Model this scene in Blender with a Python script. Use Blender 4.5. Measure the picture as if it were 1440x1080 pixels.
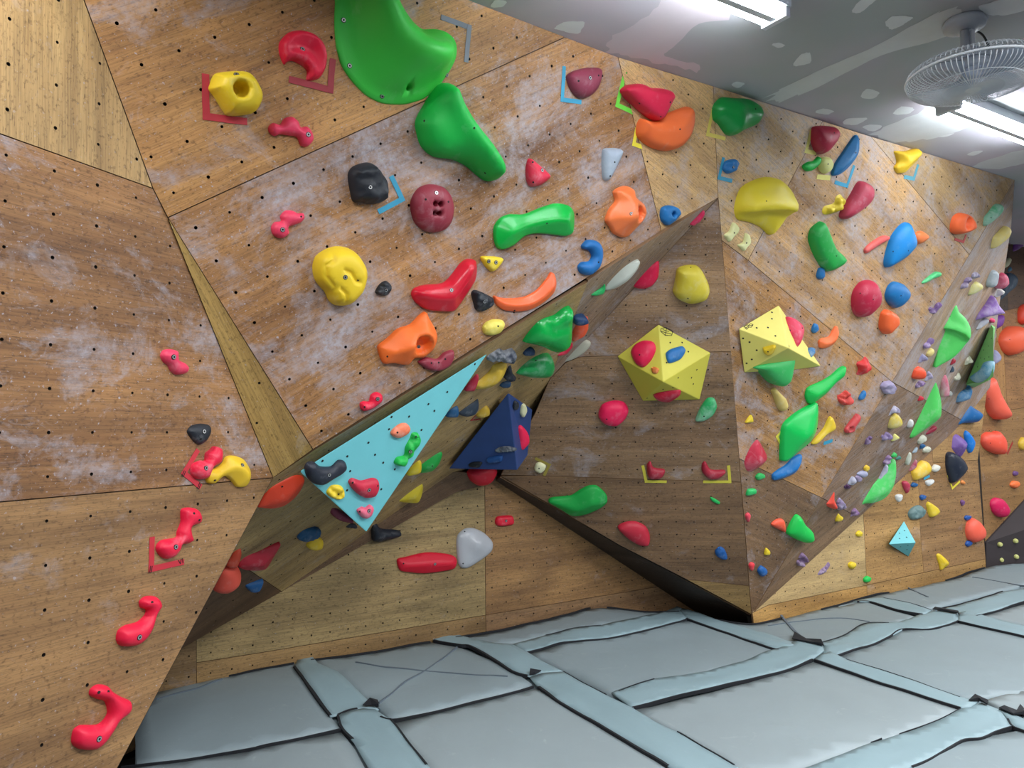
import bpy, bmesh, math, random
import numpy as np
from mathutils import Vector, Matrix, noise
from mathutils.geometry import delaunay_2d_cdt

for o in list(bpy.data.objects): bpy.data.objects.remove(o)
scene = bpy.context.scene
COL = scene.collection
random.seed(7)

# ------------------------------------------------------------------ camera
F = 1035.0; PITCH = math.radians(2.05); CAMZ = 1.65
cam_d = bpy.data.cameras.new('camera'); cam = bpy.data.objects.new('camera', cam_d); COL.objects.link(cam)
cam.location = (0, 0, CAMZ); cam.rotation_euler = (math.pi/2 + PITCH, 0, 0)
cam_d.sensor_fit = 'HORIZONTAL'; cam_d.sensor_width = 36.0; cam_d.lens = 36.0*F/1440.0
cam_d.clip_start = 0.02; cam_d.clip_end = 100
scene.camera = cam
# ------------------------------------------------------------------ world, lights, exposure
scene.view_settings.view_transform = 'Standard'; scene.view_settings.look = 'None'
scene.view_settings.gamma = 1.0; scene.view_settings.use_curve_mapping = False
scene.view_settings.exposure = 0.82
w = bpy.data.worlds.new('world'); scene.world = w; w.use_nodes = True
bg = w.node_tree.nodes['Background']; bg.inputs[0].default_value = (0.86, 0.93, 1.0, 1); bg.inputs[1].default_value = 0.62

ZC = 3.55                                                          # ceiling height
UD = Vector((math.sin(math.radians(59)), math.cos(math.radians(59)), 0))   # along the gym wall
MD = Vector((-UD.y, UD.x, 0))                                      # towards the gym wall
TUBE_STRENGTH = 32.0
def area_light(name, loc, sx, sy, power, color=(0.93, 0.97, 1.0)):
    l = bpy.data.lights.new(name, 'AREA'); l.shape = 'RECTANGLE'; l.size = sx; l.size_y = sy; l.energy = power; l.color = color
    o = bpy.data.objects.new(name, l); COL.objects.link(o); o.location = loc
    o.rotation_euler = (0, 0, math.atan2(UD.y, UD.x)); return o
# unseen lights added as fill: along the visible tubes, over and behind the camera
for d, us, pw in ((2.42, (-0.75, 8.2, 11.0), 30), (0.4, (0.8, 3.4, 6.0, 8.6), 66), (-2.2, (0.0, 3.5, 7.0), 42)):
    for uu in us:
        p = UD*uu + MD*d
        area_light('unseen_fill_light', (p.x, p.y, ZC-0.17), 1.15, 0.14, pw)

# ------------------------------------------------------------------ pixel helpers
CP, SP = math.cos(PITCH), math.sin(PITCH)
ORG = Vector((0, 0, CAMZ))
def ray(p):
    x = (p[0]-720)/F; y = (540-p[1])/F
    return Vector((x, CP - y*SP, SP + y*CP))
def at_z(p, z):
    r = ray(p); return ORG + r*((z-CAMZ)/r.z)
def at_d(p, y):
    r = ray(p); return ORG + r*(y/r.y)
def on(p, pl, off=0.0):
    r = ray(p); q, n = pl
    return ORG + r*(((q + n*off) - ORG).dot(n)/r.dot(n))
def plane3(a, b, c):
    n = (b-a).cross(c-a).normalized()
    if n.dot(a-ORG) > 0: n = -n
    return (a, n)
TL = {}
for j, L in enumerate('abcd'):
    for i in range(4): TL[L+str(i)] = (360*i, 270*j, 4.0)
TL.update(e1=(1240,420,7.2), e2=(1240,540,7.2), e3=(1240,670,7.2), f1=(1120,540,7.2), f2=(1120,660,7.2), g1=(1300,230,10.286), h1=(1260,330,8.0),
          i1=(1000,300,7.2), i2=(1020,420,7.2), j1=(220,620,5.143), j2=(220,760,6.0), j3=(440,480,5.143), j4=(600,420,5.143), j5=(600,560,5.143),
          j6=(840,700,5.143), j7=(1000,620,5.143), px=(0,0,1.0))
def T(t, pts):
    x, y, s = TL[t]
    return [(x + a/s, y + b/s) for a, b in pts]
def inpoly(p, poly):
    c = False; j = len(poly)-1
    for i in range(len(poly)):
        a, b = poly[i], poly[j]
        if (a[1] > p[1]) != (b[1] > p[1]) and p[0] < (b[0]-a[0])*(p[1]-a[1])/(b[1]-a[1]) + a[0]: c = not c
        j = i
    return c
def lin(c):
    return tuple(((v/255)/12.92 if v/255 <= 0.04045 else ((v/255+0.055)/1.055)**2.4) for v in c)

# ------------------------------------------------------------------ object helpers
def tag(o, label=None, cat=None, group=None, kind=None):
    if label: o['label'] = label
    if cat: o['category'] = cat
    if group: o['group'] = group
    if kind: o['kind'] = kind
    return o
def empty(name, loc, **k):
    o = bpy.data.objects.new(name, None); COL.objects.link(o); o.location = loc; o.empty_display_size = 0.05
    return tag(o, **k)
def link_mesh(name, verts, faces, mats, parent=None, smooth=False, uvs=None, midx=None, sharp=None):
    """verts in world space; origin at their mean (or at the parent's frame)"""
    me = bpy.data.meshes.new(name)
    vs = [Vector(v) for v in verts]
    po = Vector(parent['_o']) if parent is not None and '_o' in parent else (Vector(parent.location) if parent is not None else None)
    c = Vector((0, 0, 0))
    for v in vs: c += v
    c /= max(1, len(vs))
    me.from_pydata([v-c for v in vs], [], faces)
    for m in (mats if isinstance(mats, (list, tuple)) else [mats]): me.materials.append(m)
    if midx: me.polygons.foreach_set('material_index', midx)
    if smooth: me.polygons.foreach_set('use_smooth', [True]*len(me.polygons))
    if uvs is not None:
        uv = me.uv_layers.new(name='UVMap')
        for l in me.loops: uv.data[l.index].uv = uvs[l.vertex_index]
    me.update()
    o = bpy.data.objects.new(name, me); COL.objects.link(o)
    if parent is not None:
        o.parent = parent
        base = Vector((0, 0, 0)); q = parent
        while q is not None: base += Vector(q.location); q = q.parent
        o.location = c - base
    else: o.location = c
    return o

# ------------------------------------------------------------------ materials
def nodes(name):
    m = bpy.data.materials.new(name); m.use_nodes = True; nt = m.node_tree
    b = nt.nodes['Principled BSDF']
    return m, nt, b
def N(nt, t, **k):
    n = nt.nodes.new(t)
    for a, v in k.items(): setattr(n, a, v)
    return n
def ramp(nt, src, stops):
    r = N(nt, 'ShaderNodeValToRGB'); e = r.color_ramp.elements
    while len(e) < len(stops): e.new(0.5)
    for i, (p, c) in enumerate(stops):
        e[i].position = p; e[i].color = (*c, 1) if len(c) == 3 else c
    nt.links.new(src, r.inputs[0]); return r.outputs[0]
def mix(nt, f, a, b, bt='MIX'):
    m = N(nt, 'ShaderNodeMix', data_type='RGBA', blend_type=bt)
    if isinstance(f, float): m.inputs[0].default_value = f
    else: nt.links.new(f, m.inputs[0])
    for i, s in ((6, a), (7, b)):
        if isinstance(s, tuple): m.inputs[i].default_value = (*s, 1)
        else: nt.links.new(s, m.inputs[i])
    return m.outputs[2]
def mapped(nt, out, scale, loc=(0, 0, 0), rot=(0, 0, 0)):
    mp = N(nt, 'ShaderNodeMapping'); mp.inputs[1].default_value = loc; mp.inputs[2].default_value = rot; mp.inputs[3].default_value = scale
    nt.links.new(out, mp.inputs[0]); return mp.outputs[0]
def nz(nt, vec, scale, detail=4.0, rough=0.55, dist=0.0):
    n = N(nt, 'ShaderNodeTexNoise'); n.inputs['Scale'].default_value = scale; n.inputs['Detail'].default_value = detail
    n.inputs['Roughness'].default_value = rough; n.inputs['Distortion'].default_value = dist
    nt.links.new(vec, n.inputs['Vector']); return n.outputs[0]
_wood = {}
def wood(c1, c2, chalk=0.5, streak=0.0, seed=0, rough=0.62):
    """varnished plywood: stretched grain between two browns, climbers' chalk smeared on top"""
    key = (c1, c2, chalk, streak, seed)
    if key in _wood: return _wood[key]
    m, nt, b = nodes('plywood')
    def soft(c):
        g = sum(c)/3; return tuple(min(235, (v*0.94+g*0.06)*(1.12-0.10*g/160)*k) for v, k in zip(c, (0.995, 1.0, 0.945)))
    c1, c2 = soft(c1), soft(c2)
    tc = N(nt, 'ShaderNodeTexCoord'); uv = tc.outputs['UV']
    sh = (seed*3.7, seed*1.9, seed*0.7)
    g1 = nz(nt, mapped(nt, uv, (1.1, 26, 1), sh), 1.0, 6, 0.6, 1.2)
    g2 = nz(nt, mapped(nt, uv, (6, 190, 1), sh), 1.0, 3, 0.6)
    lo = nz(nt, mapped(nt, uv, (0.9, 2.6, 1), sh), 1.0, 4, 0.5, 1.5)
    base = ramp(nt, g1, [(0.28, lin(c1)), (0.72, lin(c2))])
    base = mix(nt, 0.45, base, ramp(nt, lo, [(0.3, lin(tuple(v*0.8 for v in c1))), (0.7, lin(tuple(min(255, v*1.1) for v in c2)))]))
    ba = nz(nt, mapped(nt, uv, (0.35, 5.5, 1), (seed*1.1, seed*2.3, 2)), 1.0, 3, 0.55, 0.8)
    base = mix(nt, 0.7, base, ramp(nt, ba, [(0.30, (0.50, 0.45, 0.43)), (0.56, (1, 1, 1))]), 'MULTIPLY')
    base = mix(nt, 0.45, base, ramp(nt, g2, [(0.33, (0.25, 0.25, 0.25)), (0.55, (1, 1, 1))]), 'MULTIPLY')
    # dark pores
    po = nz(nt, mapped(nt, uv, (40, 260, 1), sh), 1.0, 2, 0.5)
    base = mix(nt, 0.55, base, ramp(nt, po, [(0.30, (0.12, 0.09, 0.07)), (0.38, (1, 1, 1))]), 'MULTIPLY')
    gr = nz(nt, mapped(nt, uv, (55, 60, 1), sh), 1.0, 3, 0.6)
    base = mix(nt, 0.5, base, ramp(nt, gr, [(0.32, (0.25, 0.2, 0.16)), (0.44, (1, 1, 1))]), 'MULTIPLY')
    # chalk smears and splatter
    n1 = nz(nt, mapped(nt, uv, (2.6, 3.3, 1), (seed*2.1+4, seed, 0)), 1.0, 9, 0.68, 0.6)
    n2 = nz(nt, mapped(nt, uv, (9, 13, 1), (seed, 3, 0)), 1.0, 8, 0.75, 1.2)
    a = 0.62 - 0.21*chalk
    k1 = ramp(nt, n1, [(a, (0, 0, 0)), (a+0.07, (0.45, 0.45, 0.45)), (min(0.98, a+0.22), (1, 1, 1))])
    k2 = ramp(nt, n2, [(0.62-0.12*chalk, (0, 0, 0)), (0.80, (0.9, 0.9, 0.9))])
    n3 = nz(nt, mapped(nt, uv, (3.5, 22, 1), (seed, 7, 0), (0, 0, 0.9)), 1.0, 7, 0.7, 0.8)
    n4 = nz(nt, mapped(nt, uv, (30, 34, 1), (seed, 9, 0)), 1.0, 5, 0.7)
    k = mix(nt, 1.0, k1, k2, 'SCREEN')
    k = mix(nt, 1.0, k, ramp(nt, n3, [(0.64-0.08*chalk, (0, 0, 0)), (0.74, (0.5*min(1, chalk+0.2),)*3)]), 'SCREEN')
    k = mix(nt, 0.75, k, ramp(nt, n4, [(0.36, (0.1, 0.1, 0.1)), (0.60, (1, 1, 1))]), 'MULTIPLY')
    sp = nz(nt, mapped(nt, uv, (75, 75, 1)), 1.0, 2, 0.5)
    k = mix(nt, 1.0, k, ramp(nt, sp, [(0.68-0.06*chalk, (0, 0, 0)), (0.74, (0.9, 0.9, 0.9))]), 'SCREEN')
    if streak > 0:
        s1 = nz(nt, mapped(nt, uv, (3, 60, 1), (seed, 5, 0)), 1.0, 6, 0.7, 0.5)
        k = mix(nt, 1.0, k, ramp(nt, s1, [(0.56-0.2*streak, (0, 0, 0)), (0.75, (streak, streak, streak))]), 'SCREEN')
    f = mix(nt, 1.0, k, (0.80*min(1.0, 0.45+chalk),)*3, 'MULTIPLY')
    sep = N(nt, 'ShaderNodeRGBToBW'); nt.links.new(f, sep.inputs[0])
    col = mix(nt, sep.outputs[0], base, lin((178, 178, 190)))
    nt.links.new(col, b.inputs['Base Color'])
    b.inputs['Roughness'].default_value = rough
    bp = N(nt, 'ShaderNodeBump'); bp.inputs['Strength'].default_value = 0.12; bp.inputs['Distance'].default_value = 0.002
    nt.links.new(g2, bp.inputs['Height']); nt.links.new(bp.outputs[0], b.inputs['Normal'])
    _wood[key] = m; return m
_pl = {}
def plastic(c, dust=0.2, rough=0.5, spec=0.4):
    """cast resin or fibreglass, rubbed with chalk"""
    key = (c, dust, rough)
    if key in _pl: return _pl[key]
    m, nt, b = nodes('hold_resin')
    tc = N(nt, 'ShaderNodeTexCoord')
    v = nz(nt, tc.outputs['Object'], 9.0, 5, 0.65, 0.5)
    v2 = nz(nt, tc.outputs['Object'], 160.0, 2, 0.5)
    base = lin(c)
    col = mix(nt, ramp_f(nt, v, 0.60-0.24*dust, 0.80-0.20*dust, 0.25+0.6*dust), base, lin(tuple(int(0.32*x+0.68*212) for x in c)))
    nt.links.new(col, b.inputs['Base Color'])
    b.inputs['Roughness'].default_value = rough; b.inputs['Specular IOR Level'].default_value = spec
    bp = N(nt, 'ShaderNodeBump'); bp.inputs['Strength'].default_value = 0.18; bp.inputs['Distance'].default_value = 0.0015
    nt.links.new(v2, bp.inputs['Height']); nt.links.new(bp.outputs[0], b.inputs['Normal'])
    _pl[key] = m; return m
def ramp_f(nt, src, a, b, top):
    m = N(nt, 'ShaderNodeMapRange'); m.inputs[1].default_value = a; m.inputs[2].default_value = b; m.inputs[3].default_value = 0; m.inputs[4].default_value = top
    nt.links.new(src, m.inputs[0]); return m.outputs[0]
def plain(name, c, rough=0.6, metal=0.0, var=0.12, scale=6.0):
    m, nt, b = nodes(name)
    tc = N(nt, 'ShaderNodeTexCoord'); v = nz(nt, tc.outputs['Object'], scale, 5, 0.6)
    col = mix(nt, v, tuple(x*(1-var) for x in lin(c)), tuple(min(1, x*(1+var)) for x in lin(c)))
    nt.links.new(col, b.inputs['Base Color']); b.inputs['Roughness'].default_value = rough; b.inputs['Metallic'].default_value = metal
    return m
def emit(name, c, s):
    m, nt, b = nodes(name); b.inputs['Base Color'].default_value = (0.9, 0.9, 0.9, 1)
    b.inputs['Emission Color'].default_value = (*c, 1); b.inputs['Emission Strength'].default_value = s; return m
M_dark = plain('dark_backing', (24, 18, 14), 0.9)
M_edge = plain('plywood_edge', (120, 88, 58), 0.7)
M_bolt = plain('bolt_steel', (175, 175, 175), 0.35, 0.8)
M_boltdark = plain('bolt_socket', (18, 18, 18), 0.8)

# ------------------------------------------------------------------ key points of the wall
E_ = at_z((1057, 864), 0.0)
T2, T3, T4 = (at_z(p, ZC) for p in ((869, 80), (1003, 121), (1427, 253)))
PR = plane3(T3, T4, E_)
A_ = on((1010, 278), PR); M1 = on((930, 325), PR)
T0 = at_z((660, 0), ZC)
PM = plane3(T0, T2, M1)
L_ = on((440, 632), PM)
Q1 = on((118, 0), PM); Q2 = on((215, 265), PM); Q3 = on((236, 306), PM)
hdir = Vector(((1190-720)/F, 1.0, 0)).normalized()
nl = (Q2-Q1).cross(hdir).normalized()
if nl.dot(Q2-ORG) > 0: nl = -nl
PL = (Q2, nl)
K_ = on((384, 672), PL)
B0 = at_z((682, 893), 0.0)
PB = (B0, -MD)
PBR = (E_, -MD)
V1 = on((396, 832), PB); V0 = on((255, 912), PB)
M2 = on((827, 394), PM)
J1 = at_d((703, 671), on((703, 671), PB).y - 0.12); J0 = on((693, 679), PB)
PD = plane3(A_, E_, J1)
W_ = on((773, 533), PD)
N1 = on((637, 663), PB) ; N1 = ORG + (N1-ORG)*0.975
PU = plane3(K_, M2, V1)
PU2 = plane3(A_, M2, W_)
J2 = on((932, 830), PB)
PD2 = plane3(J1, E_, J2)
PN = plane3(V1, N1, J0)
PK = plane3(Q3, L_, K_)
R1 = on((1340, 608), PBR)
PS = plane3(E_, T4, R1)
PBX = (E_ + MD*0.10, (-MD + UD*0.0).normalized())
print('T0', T0, 'A', A_, 'E', E_, 'L', L_, 'K', K_, 'PLn', nl, 'V1', V1, 'W', W_, 'R1', R1, 'J1', J1)

FACETS = []      # (pixel polygon, plane), searched in order for the surface under a hold
def facet_at(p):
    best = None
    for poly, pl in VF:                        # volumes stand in front of the walls: nearest face wins
        if inpoly(p, poly):
            t = (on(p, pl)-ORG).length
            if best is None or t < best[0]: best = (t, pl)
    if best: return best[1]
    for poly, pl in FACETS:
        if inpoly(p, poly): return pl
    return PB
VF = []
# ------------------------------------------------------------------ plywood walls
def plane_axes(pl, gd=None):
    n = pl[1]
    a = Vector((-n.y, n.x, 0)).normalized() if gd is None else (gd - n*gd.dot(n)).normalized()
    if a.x < 0: a = -a
    b = n.cross(a).normalized()
    if b.z < 0: b = -b
    return a, b
def shrink(p2, d):
    n = len(p2); area = sum(p2[i][0]*p2[(i+1) % n][1]-p2[(i+1) % n][0]*p2[i][1] for i in range(n))
    s = 1 if area > 0 else -1
    out = []
    for i in range(n):
        a, b, c = Vector(p2[i-1]), Vector(p2[i]), Vector(p2[(i+1) % n])
        e1 = (b-a).normalized(); e2 = (c-b).normalized()
        n1 = Vector((-e1.y, e1.x))*s; n2 = Vector((-e2.y, e2.x))*s
        bis = n1+n2
        if bis.length < 1e-3: out.append(b+n1*d); continue
        bis.normalize(); k = d/max(0.35, bis.dot(n1)); out.append(b+bis*k)
    return out
def panel(parent, poly, pl, mat, lat=None, spacing=0.15, grain=None, seed=0, gap=0.002, th=0.018, rh=0.0062, ref=None, name='plywood_panel', off=0.0):
    """one sheet of plywood with its bolt holes cut right through, on the plane pl"""
    c = on(poly[0], pl, off)
    gd = None
    if grain: gd = on(grain[1], pl) - on(grain[0], pl)
    elif lat: gd = on(lat[1], pl) - on(lat[0], pl)
    a, b = plane_axes(pl, gd)
    to2 = lambda P: Vector(((P-c).dot(a), (P-c).dot(b)))
    p2 = shrink([to2(on(p, pl, off)) for p in poly], gap)
    xs = [p.x for p in p2]; ys = [p.y for p in p2]
    # hole lattice
    if lat:
        o2 = to2(on(lat[0], pl)); va = (to2(on(lat[1], pl))-o2)/lat[2]; vb = (to2(on(lat[3], pl))-o2)/lat[4]
    elif spacing:
        o2 = to2(on(ref, pl)) if ref else Vector((sum(xs)/len(xs), sum(ys)/len(ys)))
        ha, hb = plane_axes(pl)
        va = Vector((ha.dot(a), ha.dot(b)))*spacing; vb = Vector((hb.dot(a), hb.dot(b)))*spacing
    holes = []
    if lat or spacing:
        for i in range(-60, 61):
            for j in range(-60, 61):
                h = o2+va*i+vb*j
                if h.x < min(xs) or h.x > max(xs) or h.y < min(ys) or h.y > max(ys): continue
                if not inpoly(h, p2): continue
                ok = True
                for k in range(len(p2)):
                    q, r = p2[k], p2[(k+1) % len(p2)]; e = r-q
                    t = max(0, min(1, (h-q).dot(e)/max(1e-9, e.dot(e))))
                    if (h-q-e*t).length < 0.018: ok = False; break
                if ok: holes.append(h)
    V = [Vector(p) for p in p2]; edges = [(i, (i+1) % len(p2)) for i in range(len(p2))]
    hid = [-1]*len(V); K = 8
    for hi, h in enumerate(holes):
        s = len(V); rr = rh*random.uniform(0.85, 1.12)
        for k in range(K):
            t = 2*math.pi*k/K; V.append(h+Vector((math.cos(t), math.sin(t)))*rr); hid.append(hi); edges.append((s+k, s+(k+1) % K))
    ov, oe, of, ovo, oeo, ofo = delaunay_2d_cdt(V, edges, [], 1, 1e-6)
    m2h = [hid[o[0]] if o else -1 for o in ovo]
    tri = [f for f in of if not (m2h[f[0]] >= 0 and m2h[f[0]] == m2h[f[1]] == m2h[f[2]])]
    n = pl[1]
    W = [c + a*v.x + b*v.y for v in ov]; nv = len(W)
    verts = W + [p - n*th for p in W]
    faces = []; mi = []
    ref_n = a.cross(b); flip = ref_n.dot(n) < 0
    cnt = {}
    for f in tri:
        f = list(f)
        p, q, r = (ov[k] for k in f)
        if (q-p).cross(r-p) < 0: f.reverse()
        if flip: f.reverse()
        faces.append(tuple(f)); mi.append(0)
        for k in range(3): cnt[(f[k], f[(k+1) % 3])] = 1
    for (x, y) in cnt:
        if (y, x) not in cnt:
            faces.append((y, x, x+nv, y+nv)); mi.append(1 if m2h[x] < 0 else 2)
    uo = (seed*1.37 % 5, seed*2.11 % 7)
    uvs = [((v.x+uo[0]), (v.y+uo[1])) for v in ov]*2
    o = link_mesh(name, verts, faces, [mat, M_edge, M_dark], parent, uvs=uvs, midx=mi)
    return o
def backing(name, polys, label_kind='structure'):
    """dark frame behind the sheets: the wall itself"""
    V = []; Fc = []
    for poly, pl in polys:
        s = len(V); k = len(poly)
        V += [on(p, pl, -0.030) for p in poly] + [on(p, pl, -0.030) - pl[1]*0.05 for p in poly]
        Fc.append(tuple(range(s, s+k))); Fc.append(tuple(range(s+2*k-1, s+k-1, -1)))
        for i in range(k): Fc.append((s+i, s+(i+1) % k, s+k+(i+1) % k, s+k+i))
    o = link_mesh(name, V, Fc, M_dark); o['kind'] = 'structure'; return o

WB1, WB2 = (142, 96, 58), (188, 138, 90)      # mid brown
WT1, WT2 = (186, 146, 98), (214, 178, 128)    # tan birch
WD1, WD2 = (88, 60, 42), (128, 92, 66)        # dark brown
WM1, WM2 = (160, 124, 66), (186, 150, 88)     # mustard
WO1, WO2 = (118, 98, 62), (156, 132, 86)      # olive

# left wall (flat, upright)
PLP = [(-700, -754), (30, -240), (118, 0), (215, 265), (236, 306), (384, 672), (165, 1080), (100, 1200), (-700, 1500)]
wl = backing('wall_left', [(PLP, PL)])
latL = ((72.5, 423.3), (237.5, 450.3), 3, (67, 670.3), 4)
panel(wl, [(-700, -754), (30, -240), (118, 0), (215, 265), (0, 188), (-700, -62)], PL, wood((168, 128, 82), (200, 162, 112), 0.12, 0, 1), latL, seed=1, grain=((72, 165), (71, 423)))
panel(wl, [(-700, -62), (0, 188), (215, 265), (236, 306), (384, 672), (0, 706), (-700, 768)], PL, wood((114, 72, 42), (168, 120, 76), 0.54, 0, 2), latL, seed=2)
panel(wl, [(-700, 768), (0, 706), (384, 672), (165, 1080), (100, 1200), (-700, 1500)], PL, wood((122, 86, 54), (166, 124, 82), 0.2, 0, 3), latL, seed=3)
# overhanging main wall
MU = [(63, -150), (118, 0), (215, 265), (236, 306), (795, 52), (660, 0), (400, -100), (30, -240)]
ML = [(236, 306), (795, 52), (869, 80), (930, 325), (440, 632)]
MK = [(236, 306), (440, 632), (384, 672)]
wc = backing('wall_center', [(MU + [], PM), (ML, PM), (MK, PK)])
latM = ((199, 91), (350.5, 34.5), 3, (293, 249), 3)
latM2 = ((376, 389), (575, 288.8), 5, (447.2, 510.2), 3)
panel(wc, MU, PM, wood((144, 94, 50), (200, 146, 88), 0.44, 0, 4), latM, seed=4, rh=0.0066)
panel(wc, ML, PM, wood((126, 80, 46), (192, 138, 86), 0.74, 0, 5), latM2, seed=5, rh=0.0066)
panel(wc, MK, PK, wood(WM1, WM2, 0.05, 0, 6), ((302, 477), (319.5, 524), 1, (340, 468), 1) if False else None, seed=6, spacing=0.19, ref=(302, 478), grain=((236, 306), (412, 652)))
# right wall above the prow
RT = [(869, 80), (1003, 121), (1010, 278), (930, 325)]
Ra = [(1003, 121), (1157, 170), (1052, 366), (1015, 338), (1010, 278)]
Rb = [(1157, 170), (1225, 192), (1363, 358), (1254.5, 537), (1052, 366)]
Rc = [(1225, 192), (1427, 253), (1363, 358)]
Rd = [(1015, 338), (1052, 366), (1254.5, 537), (1155.5, 700), (1039.5, 645)]
Re = [(1039.5, 645), (1155.5, 700), (1057, 864)]
RALL = [(869, 80), (1427, 253), (1057, 864), (1010, 278), (930, 325)]
Sp = [(1427, 253), (1422, 318), (1405, 432), (1392, 545), (1340, 608), (1057, 866)]
wr = backing('wall_right', [(RALL, PR), (Sp, PS)])
latR = ((1112.8, 314.6), (1128.2, 328.7), 1, (1063.8, 395.8), 3)
for i, (pg, m) in enumerate(((RT, wood((198, 150, 98), (236, 192, 138), 0.4, 0, 7)), (Ra, wood((200, 156, 108), (236, 196, 146), 0.7, 0, 8)), (Rb, wood((172, 124, 80), (224, 176, 124), 0.78, 0, 9)),
                           (Rc, wood((190, 150, 106), (220, 180, 134), 0.7, 0, 10)), (Rd, wood((140, 94, 54), (200, 148, 94), 0.66, 0, 11)), (Re, wood((108, 78, 56), (144, 108, 78), 0.36, 0, 12)))):
    panel(wr, pg, PR, m, latR, seed=7+i, gap=0.0018, grain=((1018, 338), (1254, 530)) if i == 4 else None)
S1 = [(1427, 253), (1422, 318), (1405, 432), (1392, 545), (1340, 608), (1270, 671), (1254, 537)]
panel(wr, [(1427, 253), (1422, 318), (1405, 432), (1392, 545), (1355, 592), (1254.5, 537)], PS, wood((150, 116, 90), (196, 158, 126), 0.75, 0.6, 13), seed=13, spacing=0.0, grain=((1254, 537), (1427, 253)))
panel(wr, [(1254.5, 537), (1355, 592), (1340, 608), (1208, 728), (1155.5, 700)], PS, wood((122, 92, 70), (158, 122, 96), 0.4, 0.5, 14), seed=14, spacing=0.15, grain=((1190, 700), (1360, 560)), rh=0.005)
panel(wr, [(1155.5, 700), (1208, 728), (1057, 866)], PS, wood((120, 90, 66), (150, 116, 90), 0.15, 0.1, 15), seed=15, spacing=0.15, grain=((1190, 700), (1360, 560)), rh=0.005)
# underside of the overhang
Ua = [(384, 672), (440, 634), (827, 396), (773, 533), (752, 582), (702, 668), (637, 664), (396, 832), (352, 803), (318, 785)]
Ub = [(318, 785), (352, 803), (396, 832), (255, 912), (200, 1010)]
U2 = [(827, 394), (1010, 278), (773, 533)]
Nn = [(396, 832), (637, 663), (702, 668), (694, 679), (640, 693)]
Pd = [(1010, 278), (1057, 864), (872, 768), (703, 671), (752, 582), (773, 533)]
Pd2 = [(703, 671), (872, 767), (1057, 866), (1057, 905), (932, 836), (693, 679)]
wu = backing('wall_underside', [(Ua, PU), (Ub, PU), (U2, PU2), (Nn, PN)])
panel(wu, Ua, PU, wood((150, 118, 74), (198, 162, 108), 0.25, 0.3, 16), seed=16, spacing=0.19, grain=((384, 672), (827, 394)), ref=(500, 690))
panel(wu, Ub, PU, wood((84, 58, 42), (116, 84, 60), 0.0, 0, 17), seed=17, spacing=0.19, grain=((384, 672), (827, 394)))  # separate sheet, its dark wood tone carries the shade in this corner
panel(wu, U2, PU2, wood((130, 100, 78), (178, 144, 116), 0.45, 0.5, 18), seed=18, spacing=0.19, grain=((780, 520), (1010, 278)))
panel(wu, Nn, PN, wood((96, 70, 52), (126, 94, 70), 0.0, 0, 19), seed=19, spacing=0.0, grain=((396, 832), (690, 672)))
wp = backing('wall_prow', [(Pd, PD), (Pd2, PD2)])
latD = ((841.2, 621.2), (1024.2, 622.7), 7, (835.5, 560.5), 3)
panel(wp, [(1010, 278), (1028.3, 494), (815, 502), (795, 510), (773, 533)], PD, wood((134, 102, 80), (172, 136, 106), 0.5, 0.1, 20), latD, seed=20, rh=0.0055)
panel(wp, [(773, 533), (795, 510), (815, 502), (1028.3, 494), (1042, 678), (752, 669), (704, 668), (752, 582)], PD, wood((116, 88, 66), (156, 120, 90), 0.28, 0, 21), latD, seed=21, rh=0.0055)
panel(wp, [(704, 669), (752, 669), (1042, 678), (1053.5, 824), (966, 815), (872, 767)], PD, wood((104, 76, 56), (144, 108, 78), 0.12, 0, 22), latD, seed=22, rh=0.0055)
panel(wp, [(966, 815), (1053.5, 824), (1057, 864)], PD, wood((140, 108, 66), (166, 130, 82), 0.05, 0, 23), latD, seed=23, rh=0.0055)
panel(wp, Pd2, PD2, wood((52, 40, 34), (70, 54, 46), 0.0, 0, 24), seed=24, spacing=0.0)  # dark brown ply, its tone also standing in for shade below the prow
# back walls under the overhang and to the right
BTOP = (170, 1060)
Ball = [(150, 1110), (150, 880), (396, 832), (637, 660), (700, 640), (800, 700), (1000, 830), (1075, 905), (1060, 960), (680, 950), (275, 1010)]
wb = backing('wall_back', [(Ball, PB), ([(1056, 866), (1310, 600), (1372, 545), (1386, 786), (1389, 850), (1070, 925)], PBR)])
latB = ((490, 780), (607.5, 766.2), 5, (489.5, 884.5), 4)
panel(wb, [(276, 850), (396, 832), (600, 670), (640, 660), (681.5, 660), (683, 865), (360, 919), (276, 932)], PB, wood((132, 108, 70), (170, 142, 98), 0.06, 0, 25), latB, seed=25, rh=0.0055)
panel(wb, [(681.5, 640), (800, 700), (1000, 800), (1000, 812), (925, 825), (683, 865)], PB, wood((112, 76, 46), (160, 118, 74), 0.06, 0, 26), latB, seed=26, rh=0.0055)
panel(wb, [(276, 932), (360, 919), (683, 865), (684.5, 950), (277, 1010)], PB, wood((128, 96, 60), (160, 124, 80), 0.05, 0, 27), latB, seed=27, rh=0.0055)
panel(wb, [(683, 865), (925, 825), (1000, 812), (1060, 830), (1060, 905), (684.5, 950)], PB, wood((112, 80, 54), (144, 108, 76), 0.04, 0, 28), latB, seed=28, rh=0.0055)
panel(wb, [(150, 900), (276, 850), (277, 1010), (150, 1075)], PB, wood((112, 84, 54), (140, 108, 72), 0.03, 0, 29), latB, seed=29, rh=0.0055)
rB = (1262, 690)
panel(wb, [(1057, 856), (1213, 700), (1219, 823), (1080, 851), (1058, 862)], PBR, wood((176, 142, 96), (206, 172, 124), 0.08, 0, 30), seed=30, ref=rB, spacing=0.125, rh=0.0055)
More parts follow.
